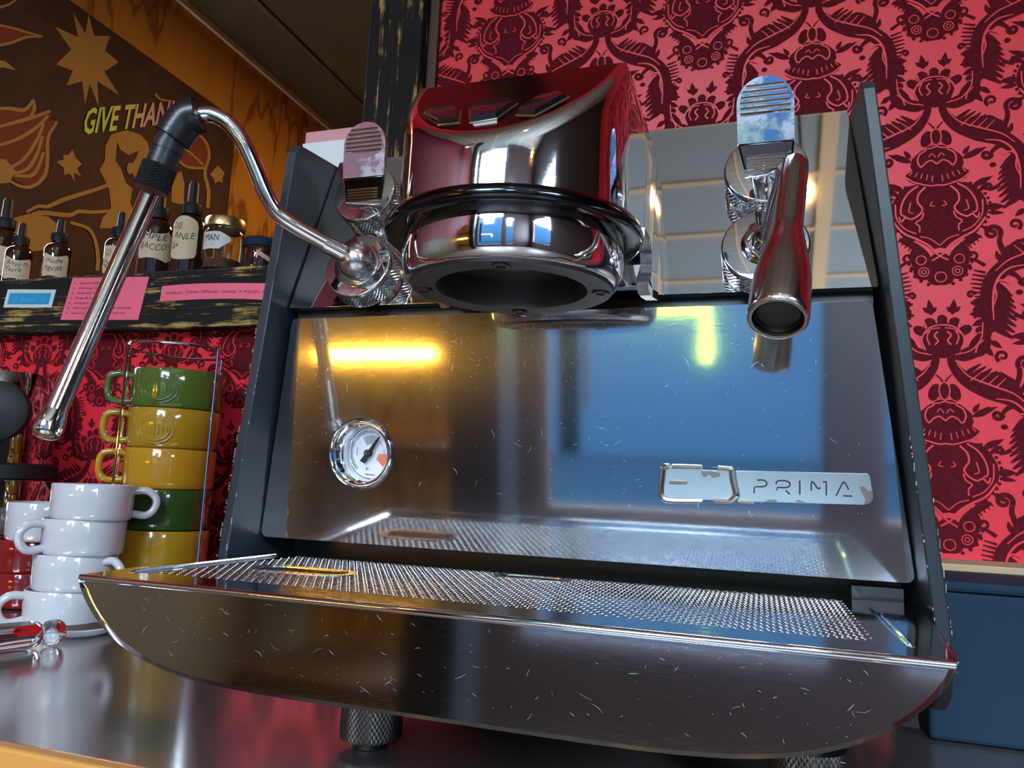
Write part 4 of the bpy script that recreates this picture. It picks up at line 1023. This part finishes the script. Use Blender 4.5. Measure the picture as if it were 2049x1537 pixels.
# coloured mugs in the wire rack
RX, RY = -.556, .322
ang0 = math.degrees(math.atan2(CAM[1]-RY, CAM[0]-RX)); lefta = ang0-100
def emblem(r, h):
    mb = MB()
    for k, rr in ((0, 1.0), (1, .78)):
        rings = []
        for j in range(36):
            a = 2*math.pi*j/36; ph = R_(ang0-24)+math.cos(a)*.42*rr; z = h*.47+math.sin(a)*h*.34*rr
            rings.append(np.array([math.cos(ph)*(r+.0000), math.sin(ph)*(r+.0000), z]))
        mb.tube(rings+[rings[0]], .0008, 8, False)
    for s_ in range(7):
        zz = [(-.26+.09*s_, h*(.32+.03*abs(3-s_))), (-.24+.085*s_, h*.47), (-.27+.09*s_, h*(.62-.03*abs(3-s_)))]
        mb.tube([np.array([math.cos(R_(ang0-24)+p)*r, math.sin(R_(ang0-24)+p)*r, z]) for p, z in spline(zz, 4)], .0007, 6)
    return mb
mh = .0465
cols = [('mustard_china', 'lowest mustard mug, at the foot of the wire rack', False), ('mustard_china', 'mustard mug under the dark green one in the wire rack', False), ('dkgreen_china', 'dark green mug between two mustard mugs in the wire rack', False), ('ochre_china', 'bright ochre mug in the middle of the wire rack', False), ('mustard_china', 'olive mustard mug with a raised oval, below the green one in the rack', True), ('green_china', 'olive green mug with a raised oval on top in the wire rack', True)]
cache = {}
for i, (c, lab, em) in enumerate(cols):
    if c not in cache: cache[c] = mug_meshes(.0520, .0478, .026, c+'_mug', M[c], square=True)
    ex = emblem(.0512, .0478).mesh('emblem', M[c], 60) if em else None
    place_mug('rack_mug', cache[c], (RX, RY, CT+.004+i*mh), lefta+(0 if i > 2 else -45), lab, 'coloured mugs in the wire rack', extra=ex)
rack = thing('mug_rack', 'tall chrome wire rack holding the coloured mugs', 'rack', (RX, RY, CT))
RT = .187; RR = .0612
mb = MB(); mb.tube([(RX+RR*math.cos(2*math.pi*k/48), RY+RR*math.sin(2*math.pi*k/48), RT) for k in range(49)], .0016, 8, False); mb.build('top_ring', M['chrome'], rack)
mb = MB(); mb.tube([(RX+RR*math.cos(2*math.pi*k/48), RY+RR*math.sin(2*math.pi*k/48), CT+.002) for k in range(49)], .0019, 8, False); mb.build('base_ring', M['chrome'], rack)
for a in (ang0-70, ang0+40, ang0-112, ang0+128):
    mb = MB(); c, s_ = math.cos(R_(a)), math.sin(R_(a)); mb.tube([(RX+RR*c, RY+RR*s_, CT+.001), (RX+RR*c, RY+RR*s_, RT)], .0017, 10); mb.build('rod', M['chrome'], rack)

# ================================================================== bottles on the ledge
def on_cyl(c, r, a_mid, u, z, h=0.0):  # u = arc angle in radians
    return (c[0]+(r+h)*math.cos(a_mid+u), c[1]+(r+h)*math.sin(a_mid+u), z)
def bottle(px, y, r, hb, htot, label, lines, lab_z, lab_u, shoulder=.78, wave=0):
    p = at(px, 545, 1, y); c = np.array([p[0], y, SHELF_T]); t = thing('dropper_bottle', label, 'bottle', c, 'amber dropper bottles on the ledge')
    am = math.atan2(CAM[1]-y, CAM[0]-c[0])-.12
    mb = MB(); mb.lathe([(.0001, .001), (r*.85, .0), (r*.98, .002), (r, .005), (r, hb*shoulder), (r*.92, hb*(shoulder+.08)), (r*.66, hb*(shoulder+.16)), (r*.48, hb*.97), (r*.48, hb)], c, n=40); mb.build('glass', M['amber_glass'], t, smooth=60)
    mb = MB(); k = r*.58; mb.lathe([(k*.98, hb-.001), (k, hb), (k, hb+r*.62), (k*.9, hb+r*.68), (k*.6, hb+r*.70), (k*.56, hb+r*.75), (k*.50, htot-k*.35), (k*.38, htot-.001), (.0001, htot)], c, n=32); cap = mb.build('cap', M['black_rubber'], t, smooth=50)
    mb = MB()
    for j in range(28):
        a = 2*math.pi*j/28; mb.tube([(c[0]+k*math.cos(a), c[1]+k*math.sin(a), c[2]+hb+.001), (c[0]+k*math.cos(a), c[1]+k*math.sin(a), c[2]+hb+r*.6)], .0005, 5)
    mb.build('cap_ribs', M['black_rubber'], cap)
    # paper label
    mb = MB(); n = 16; z0, z1 = c[2]+lab_z[0], c[2]+lab_z[1]; vs = []
    for i in range(n+1):
        u = lab_u[0]+(lab_u[1]-lab_u[0])*i/n; f = i/n; e = min(1, min(f, 1-f)*8); cr = (1-math.sqrt(max(0, 1-(1-e)**2)))*.006; w_ = wave*math.sin(f*math.pi*1.2)*.003
        vs += [on_cyl(c, r, am, u, z0+cr+w_, .0003), on_cyl(c, r, am, u, z1-cr-w_*2-wave*f*.005, .0003)]
    mb.add(vs, [(2*i, 2*i+2, 2*i+3, 2*i+1) for i in range(n)]); lb = mb.build('paper_label', M['paper'], t, smooth=60)
    mb = MB()
    for s_, u0, u1, zz, hh in lines:
        put_text(mb, s_, lambda u, v: on_cyl(c, r, am, u0+(u1-u0)*u, z0+zz+hh*v+.0015*math.sin(u*9), .0006), .25)
    if mb.v: mb.build('handwriting', M['pencil'], lb, smooth=0, fix=False)
    return t
bottle(-2, .425, .024, .100, .150, 'large dropper bottle at the end of the ledge left of the small bottles', [], (.02, .066), (-.9, 1.0))
bottle(34, .405, .0188, .063, .098, 'small amber dropper bottle, label handwritten in two slanting lines above a curved line', [('Rose m', -.72, .85, .0225, .0072), ('Yerra', -.75, .35, .0125, .0075), ('_____', -.6, .8, .0085, .005)], (.004, .043), (-.95, 1.12), wave=1)
bottle(111, .405, .0188, .063, .098, 'small amber dropper bottle with label reading two slanting words, beside the pink list', [('nude', -.7, .5, .0225, .0072), ('ngrat', -.78, .55, .011, .0085)], (.004, .044), (-.98, .98), wave=1)
bottle(232, .405, .0190, .064, .101, 'small amber dropper bottle standing behind the steam wand', [('CO', -.85, -.35, .026, .009), ('Qu', -.85, -.3, .010, .010)], (.004, .045), (-1.0, 1.05))
bottle(306, .410, .0225, .088, .136, 'large amber dropper bottle marked MPLE BACCO under the wand grip', [('MPLE', -.70, .82, .029, .009), ('BACCO"', -.85, .95, .015, .009)], (.022, .068), (-1.0, 1.02), wave=1)
bottle(371, .410, .0225, .090, .139, 'large amber dropper bottle marked OSE ANLE next to the gold-lidded jar', [('OSE', -.85, -.28, .040, .009), ('ANLE', -.88, .48, .026, .009), ('B+', -.88, -.45, .012, .009)], (.022, .073), (-1.02, .62), wave=-1)
# spice jar
p = at(443, 535, 1, .415); jc = np.array([p[0], .415, SHELF_T]); jar = thing('spice_jar', 'square-shouldered glass jar with a gold lid and white label reading MAN', 'jar', jc)
am = math.atan2(CAM[1]-jc[1], CAM[0]-jc[0])-.15; jr = .0275
mb = MB(); mb.lathe([(.0001, .003), (jr*.9, .002), (jr, .006), (jr, .056), (jr*.96, .060), (jr*.90, .062), (jr*.90, .068), (jr*.86, .068), (jr*.86, .060), (jr*.93, .055), (jr*.94, .008), (.0001, .006)], jc, n=48); mb.build('glass', M['jar_glass'], jar, smooth=60)
mb = MB(); mb.lathe([(.0001, .0065), (jr*.92, .0065), (jr*.92, .020), (jr*.5, .024), (.0001, .022)], jc, n=32); mb.build('spice', M['brown_liquid'], jar, smooth=60)
mb = MB(); mb.lathe([(jr*.95, .0655), (jr*.99, .066), (jr*.99, .0775), (jr*.95, .079), (.0001, .0795)], jc, n=48); mb.build('lid', M['gold_lid'], jar, smooth=40)
mb = MB(); vs = []
for i in range(15):
    u = -1.0+1.45*i/14; vs += [on_cyl(jc, jr, am, u, jc[2]+(.031 if i < 9 else .031+.012*(i-9)/5), .0004), on_cyl(jc, jr, am, u, jc[2]+.055-(.0 if i < 9 else .0012*(i-9)), .0004)]
mb.add(vs, [(2*i, 2*i+2, 2*i+3, 2*i+1) for i in range(14)]); lb = mb.build('paper_label', M['paper_white'], jar, smooth=60)
mb = MB(); put_text(mb, 'MAN', lambda u, v: on_cyl(jc, jr, am, -.82+.72*u, jc[2]+.042+.0095*v, .0008)); mb.add([on_cyl(jc, jr, am, u, jc[2]+z, .0008) for u, z in ((-.8, .0362), (-.35, .0366), (-.35, .0373), (-.8, .0369))], [(0, 1, 2, 3)]); mb.build('handwriting', M['pencil'], lb, smooth=0, fix=False)
# dark lidded tub next to it
p = at(520, 532, 1, .43); c = np.array([p[0], .43, SHELF_T]); tub = thing('dark_tub', 'dark glass tub with a tan paper tag beside the gold-lidded jar', 'jar', c)
mb = MB(); mb.lathe([(.0001, 0), (.022, 0), (.024, .003), (.0245, .035), (.0225, .040), (.0001, .040)], c, n=36); mb.build('glass', M['amber_glass'], tub, smooth=50)
mb = MB(); mb.lathe([(.0235, .040), (.0240, .042), (.0240, .050), (.022, .053), (.0001, .054)], c, n=36); mb.build('lid', M['navy'], tub, smooth=50)
am2 = math.atan2(CAM[1]-c[1], CAM[0]-c[0]); mb = MB(); vs = []
for i in range(7): u = -.25+.9*i/6; vs += [on_cyl(c, .0245, am2, u, c[2]+.026-.010*i/6, .0004), on_cyl(c, .0245, am2, u, c[2]+.033-.011*i/6, .0004)]
mb.add(vs, [(2*i, 2*i+2, 2*i+3, 2*i+1) for i in range(6)]); mb.build('paper_tag', M['tan'], tub, smooth=60)

# ================================================================== notes stuck on the ledge face
SY = .376
def sheet(pts, y, name, label, cat, material):
    q = [at(a, b, 1, y) for a, b in pts]; mb = MB()
    mb.loft([[(p[0], y, p[2]) for p in q], [(p[0], y-.0006, p[2]) for p in q]])
    return tag(mb.build(name, material, smooth=0), label, cat), q
s3 = 6.83
blue, q = sheet([(113/s3, 540+270/s3), (770/s3, 540+272/s3), (705/s3, 540+515/s3), (50/s3, 540+515/s3)], SY, 'shelf_label', 'small white-framed blue label on the black ledge reading Breathe', 'label', M['label_frame'])
q = [(p[0], SY, p[2]) for p in q]; q = np.array(q)
def quad(q, u, v, h): # u right, v up, 0..1
    return (q[3]*(1-u)+q[2]*u)*(1-v)+(q[0]*(1-u)+q[1]*u)*v+np.array([0, -h, 0])
mb = MB(); mb.add([quad(q, u, v, .0008) for u, v in ((.07, .17), (.93, .17), (.93, .80), (.07, .80))], [(0, 1, 2, 3)]); mb.build('blue_field', M['label_blue'], blue, smooth=0, fix=False)
mb = MB(); put_text(mb, '<3  Breathe  <3', lambda u, v: quad(q, .15+.70*u, .33+.26*v, .0011), .2); mb.build('lettering', M['label_text'], blue, smooth=0, fix=False)
pinkn, q = sheet([(1000/s3, 540+110/s3), (2040/s3, 540+95/s3), (1890/s3, 540+685/s3), (830/s3, 540+685/s3)], SY, 'recipe_note', 'square pink recipe note with seven numbered lines, behind the steam wand', 'note', M['pink'])
q = np.array([(p[0], SY, p[2]) for p in q]); mb = MB()
for i, (s_, wv) in enumerate((('Steam milks first', .40), ('Add wet ingredients', .46), ('Add dry ingredients', .46), ('Prep & start shot', .42), ('Prepare cup', .30), ('Add espresso, froth at 20 seconds', .76), ('Seal and pour, garnish elements last', .70))):
    vb = .845-.118*i
    put_text(mb, '%d.' % (i+1), lambda u, v: quad(q, .05+.03*u, vb+.05*v, .0009)); put_text(mb, s_, lambda u, v: quad(q, .12+wv*u, vb+.05*v, .0009), .15)
mb.build('lettering', M['ink'], pinkn, smooth=0, fix=False)
s4 = 7.59; top = [(265, 250), (560, 222), (850, 208), (1200, 203), (1500, 203), (2100, 208)]; botm = [(2060, 465), (1500, 442), (1200, 440), (850, 447), (560, 462), (230, 480)]
strip, q = sheet([(290+a/s4, 540+b/s4) for a, b in top+botm], SY, 'ingredient_strip', 'long pink paper strip naming vanilla, stevia and pollen on the ledge', 'note', M['pink'])
mb = MB()
def stf(u, v):
    x = 318+u*(1880-318); y = np.interp(x, [318, 560, 900, 1400, 2100], [378, 362, 352, 350, 356]); return at(290+x/s4, 540+(y-v*40)/s4, 1, SY-.0009)
put_text(mb, 'VANILLA - STEVIA - IMMUNE - CHAGA - P. POLLEN - MO', stf, .1); mb.build('lettering', M['ink'], strip, smooth=0, fix=False)

# ================================================================== small things on the counter
# screwdriver: fluted clear handle with red inserts
s_a = at(-60, 1283, 2, CT+.013); s_b = at(128, 1263, 2, CT+.012); s_a[2] = s_b[2] = CT+.0125
d = s_b-s_a; L = np.linalg.norm(d); d /= L
sd = thing('screwdriver', 'screwdriver with clear fluted handle and red inserts lying before the mugs', 'screwdriver', ((s_a+s_b)/2*np.array([1, 1, 0])+np.array([0, 0, CT])))
mb = MB(); X = np.cross(d, (0, 0, 1)); X /= np.linalg.norm(X); Y = np.cross(X, d); rings = []
for t, r in ((0, .0085), (.02, .0115), (.06, .0125), (.35, .0125), (.62, .0120), (.70, .0105), (.735, .0080), (.765, .0080), (.80, .0105), (.86, .0115), (.93, .0110), (.98, .0085), (1.0, .004)):
    rings.append([s_a+d*L*t+(X*math.cos(2*math.pi*j/24)+Y*math.sin(2*math.pi*j/24))*r*(1 if (j//2) % 2 else (.93 if .02 < t < .7 else 1)) for j in range(24)])
mb.loft(rings); mb.build('handle', M['clear_plastic'], sd, smooth=50)
mb = MB(); fn = lambda a: (X*math.cos(R_(a))+Y*math.sin(R_(a)))
toC = CAM-(s_a+s_b)/2; ang = math.degrees(math.atan2(toC@Y, toC@X))
for a_mid in (ang+18,):
    vs = [s_a+d*L*t+fn(a_mid+da)*.0129 for t, da in ((.36, 0), (.42, 22), (.63, 22), (.69, 0), (.63, -22), (.42, -22))]
    mb.add(vs, [tuple(range(6))])
    vs = [s_a+d*L*t+fn(a_mid+da)*.0118 for t, da in ((.84, 0), (.87, 22), (.93, 22), (.95, 0), (.93, -22), (.87, -22))]; mb.add(vs, [tuple(range(6))])
mb.build('red_insert', M['red_plastic'], sd, smooth=0, fix=False)
mb = MB(); mb.tube([s_a-d*.11, s_a+d*.05], .003, 12); mb.build('blade', M['chrome'], sd)
# white dish
dc = at(158, 1268, 2, CT); dish = thing('small_dish', 'shallow white dish with a dark inside, between screwdriver and drip tray', 'dish', dc)
mb = MB(); mb.lathe([(.0001, .0005), (.024, .0), (.030, .003), (.0325, .0075), (.0318, .0085), (.0300, .0075), (.026, .004), (.0001, .0028)], dc, n=44); mb.build('bowl', M['white'], dish, smooth=60)
mb = MB(); mb.lathe([(.0285, .0066), (.0001, .0066)], dc, n=44); mb.build('dark_inside', M['dark_wood'], dish)  # flat dark disc over the inside of the dish
# grinder at the left
gc = np.array([-.850, .325, CT]); gr_ = thing('coffee_grinder', 'polished steel coffee grinder with black band and black knob behind the mugs', 'grinder', gc)
mb = MB(); mb.lathe([(.0001, 0), (.074, 0), (.076, .004), (.076, .145), (.073, .150)], gc, n=56); mb.lathe([(.070, .166), (.070, .26), (.060, .285), (.0001, .29)], gc, n=56); mb.build('body', M['chrome_plate'], gr_, smooth=40)
mb = MB(); mb.lathe([(.072, .148), (.078, .149), (.078, .165), (.072, .168)], gc, n=56); mb.build('band', M['black_rubber'], gr_, smooth=40)
kc = at(-8, 822, 1, .262); kd = np.array([.55, -.8, 0.0]); mb = MB(); mb.lathe([(.020, -.03), (.036, -.012), (.0375, -.004), (.036, .006), (.026, .012), (.0001, .014)], kc, kd, 44); kn = mb.build('knob', M['black_rubber'], gr_, smooth=50)
mb = MB(); mb.lathe([(.0362, .0055), (.0356, .0066), (.0350, .0064)], kc, kd, 44); mb.build('knob_rim', M['navy'], kn, smooth=50)
mb = MB(); mb.tube([np.array([gc[0], gc[1], kc[2]]), kc-kd*.02], .016, 20); mb.build('knob_stem', M['black_rubber'], gr_)

# navy bin beside the machine
bx0 = at(1858, 1483, 2, CT); by = bx0[1]; bt = at(1893, 1184, 1, by)[2]; bt2 = at(1893, 1161, 1, by)[2]
nb_ = thing('storage_bin', 'navy plastic storage bin with a lid, standing beside the espresso machine', 'bin', (bx0[0]+.15, by+.08, CT))
mb = MB(); mb.loft([[(bx0[0]+.001, by+.001, CT+.001), (.60, by+.001, CT+.001), (.60, .372, CT+.001), (bx0[0]+.001, .372, CT+.001)], [(bx0[0]+.002, by+.003, bt), (.60, by+.003, bt), (.60, .370, bt), (bx0[0]+.002, .370, bt)]]); mb.build('tub', M['navy'], nb_, smooth=0, bevel=.003)
mb = MB(); mb.box(bx0[0], .602, by, .373, bt, bt2); mb.build('lid', M['navy'], nb_, smooth=0, bevel=.003)
mb = MB(); mb.box(.20, .60, .30, .371, bt2, bt2+.006); tag(mb.build('wooden_board', M['tan'], smooth=0, bevel=.001), 'thin tan wooden board lying on the navy bin against the wall', 'board')
mb = MB(); mb.box(.16, 1.0, .380, .3995, -.0235, -.0125); struct(mb.build('trim_6', M['chrome'], smooth=0, bevel=.002))
# white card standing on the machine
mb = MB(); c0 = at(606, 288, 1, .10); c1 = at(720, 277, 1, .10); ct_ = at(612, 265, 1, .10)
mb.box(c0[0], c1[0], .100, .104, .256, c0[2]); crd = tag(mb.build('menu_card', M['card'], smooth=0), 'white card with a pink plastic top edge standing on the espresso machine', 'card')
mb = MB(); mb.box(c0[0]+.002, c1[0], .1005, .1035, c0[2], ct_[2]); mb.build('plastic_edge', M['pink_clear'], crd, smooth=0)

# ================================================================== the room behind the viewer (seen mirrored in the metal)
def tube_lamp(name, label, a, b, r, material, cat='lamp'):
    t = thing(name, label, cat, a); mb = MB(); mb.tube([a, b], r, 16); mb.build('tube', material, t)
    mb = MB(); a, b = np.array(a), np.array(b); mb.box(min(a[0], b[0])-.02, max(a[0], b[0])+.02, a[1]-.05, a[1]-.03, a[2]-.02, a[2]+.06); mb.build('housing', M['dark_wood'], t, smooth=0); return t
tube_lamp('amber_strip_light', 'long glowing amber strip light on the back bar opposite the machine', (-1.44, -2.05, .150), (-.98, -2.05, .150), .017, M['amber_lamp'])
bk = thing('back_bar', 'wooden back bar with cream front facing the espresso machine', 'cabinet', (-1.35, -2.3, FLOOR_Z))
mb = MB(); mb.box(-1.46, -.92, -2.5, -2.0, FLOOR_Z, -.62); mb.build('front', M['cream'], bk, smooth=0)
mb = MB(); mb.box(-1.47, -.91, -2.55, -1.97, -.62, -.56); mb.build('worktop', M['dark_wood'], bk, smooth=0)
mb = MB(); mb.box(-1.46, -.92, -2.5, -2.44, -.56, .95); mb.build('back_board', M['plywood'], bk, smooth=0)
for z in (-.2, .10, .5):
    mb = MB(); mb.box(-1.46, -.92, -2.44, -2.12, z-.015, z+.015); mb.build('shelf_board', M['dark_wood'], bk, smooth=0)
mb = MB(); mb.box(-.90, -.72, -2.2, -2.0, FLOOR_Z, CEIL_Z); struct(mb.build('trim_7', M['black'], smooth=0))
sg = thing('neon_sign', 'green neon frame sign hanging in the front window', 'sign', (-.40, FRONT_Y+.08, .2))
mb = MB(); mb.tube([(-.66, FRONT_Y+.08, .36), (-.12, FRONT_Y+.08, .36), (-.12, FRONT_Y+.08, .12)], .02, 10); mb.build('tube', M['green_neon'], sg)
mb = MB(); mb.box(-.69, -.67, FRONT_Y+.03, FRONT_Y+.05, -.1, 1.4); mb.build('hanger', M['dark_wood'], sg, smooth=0)
for bx, by_, bz, wh in ((.21, -.94, 1.38, 'nearest the espresso machine'), (-.9, -1.5, 1.35, 'beside the back bar'), (1.1, -1.9, 1.3, 'by the front window')):
    t = thing('pendant_bulb', 'small bare warm pendant bulb on a black cord '+wh, 'lamp', (bx, by_, bz), 'bare pendant bulbs behind the viewer')
    mb = MB(); mb.sphere((bx, by_, bz), .020, 16, 12, (1, 1, 1.25)); mb.build('bulb', M['bulb'], t)
    mb = MB(); mb.tube([(bx, by_, bz+.022), (bx, by_, CEIL_Z)], .004, 8); mb.build('cord', M['black_rubber'], t)
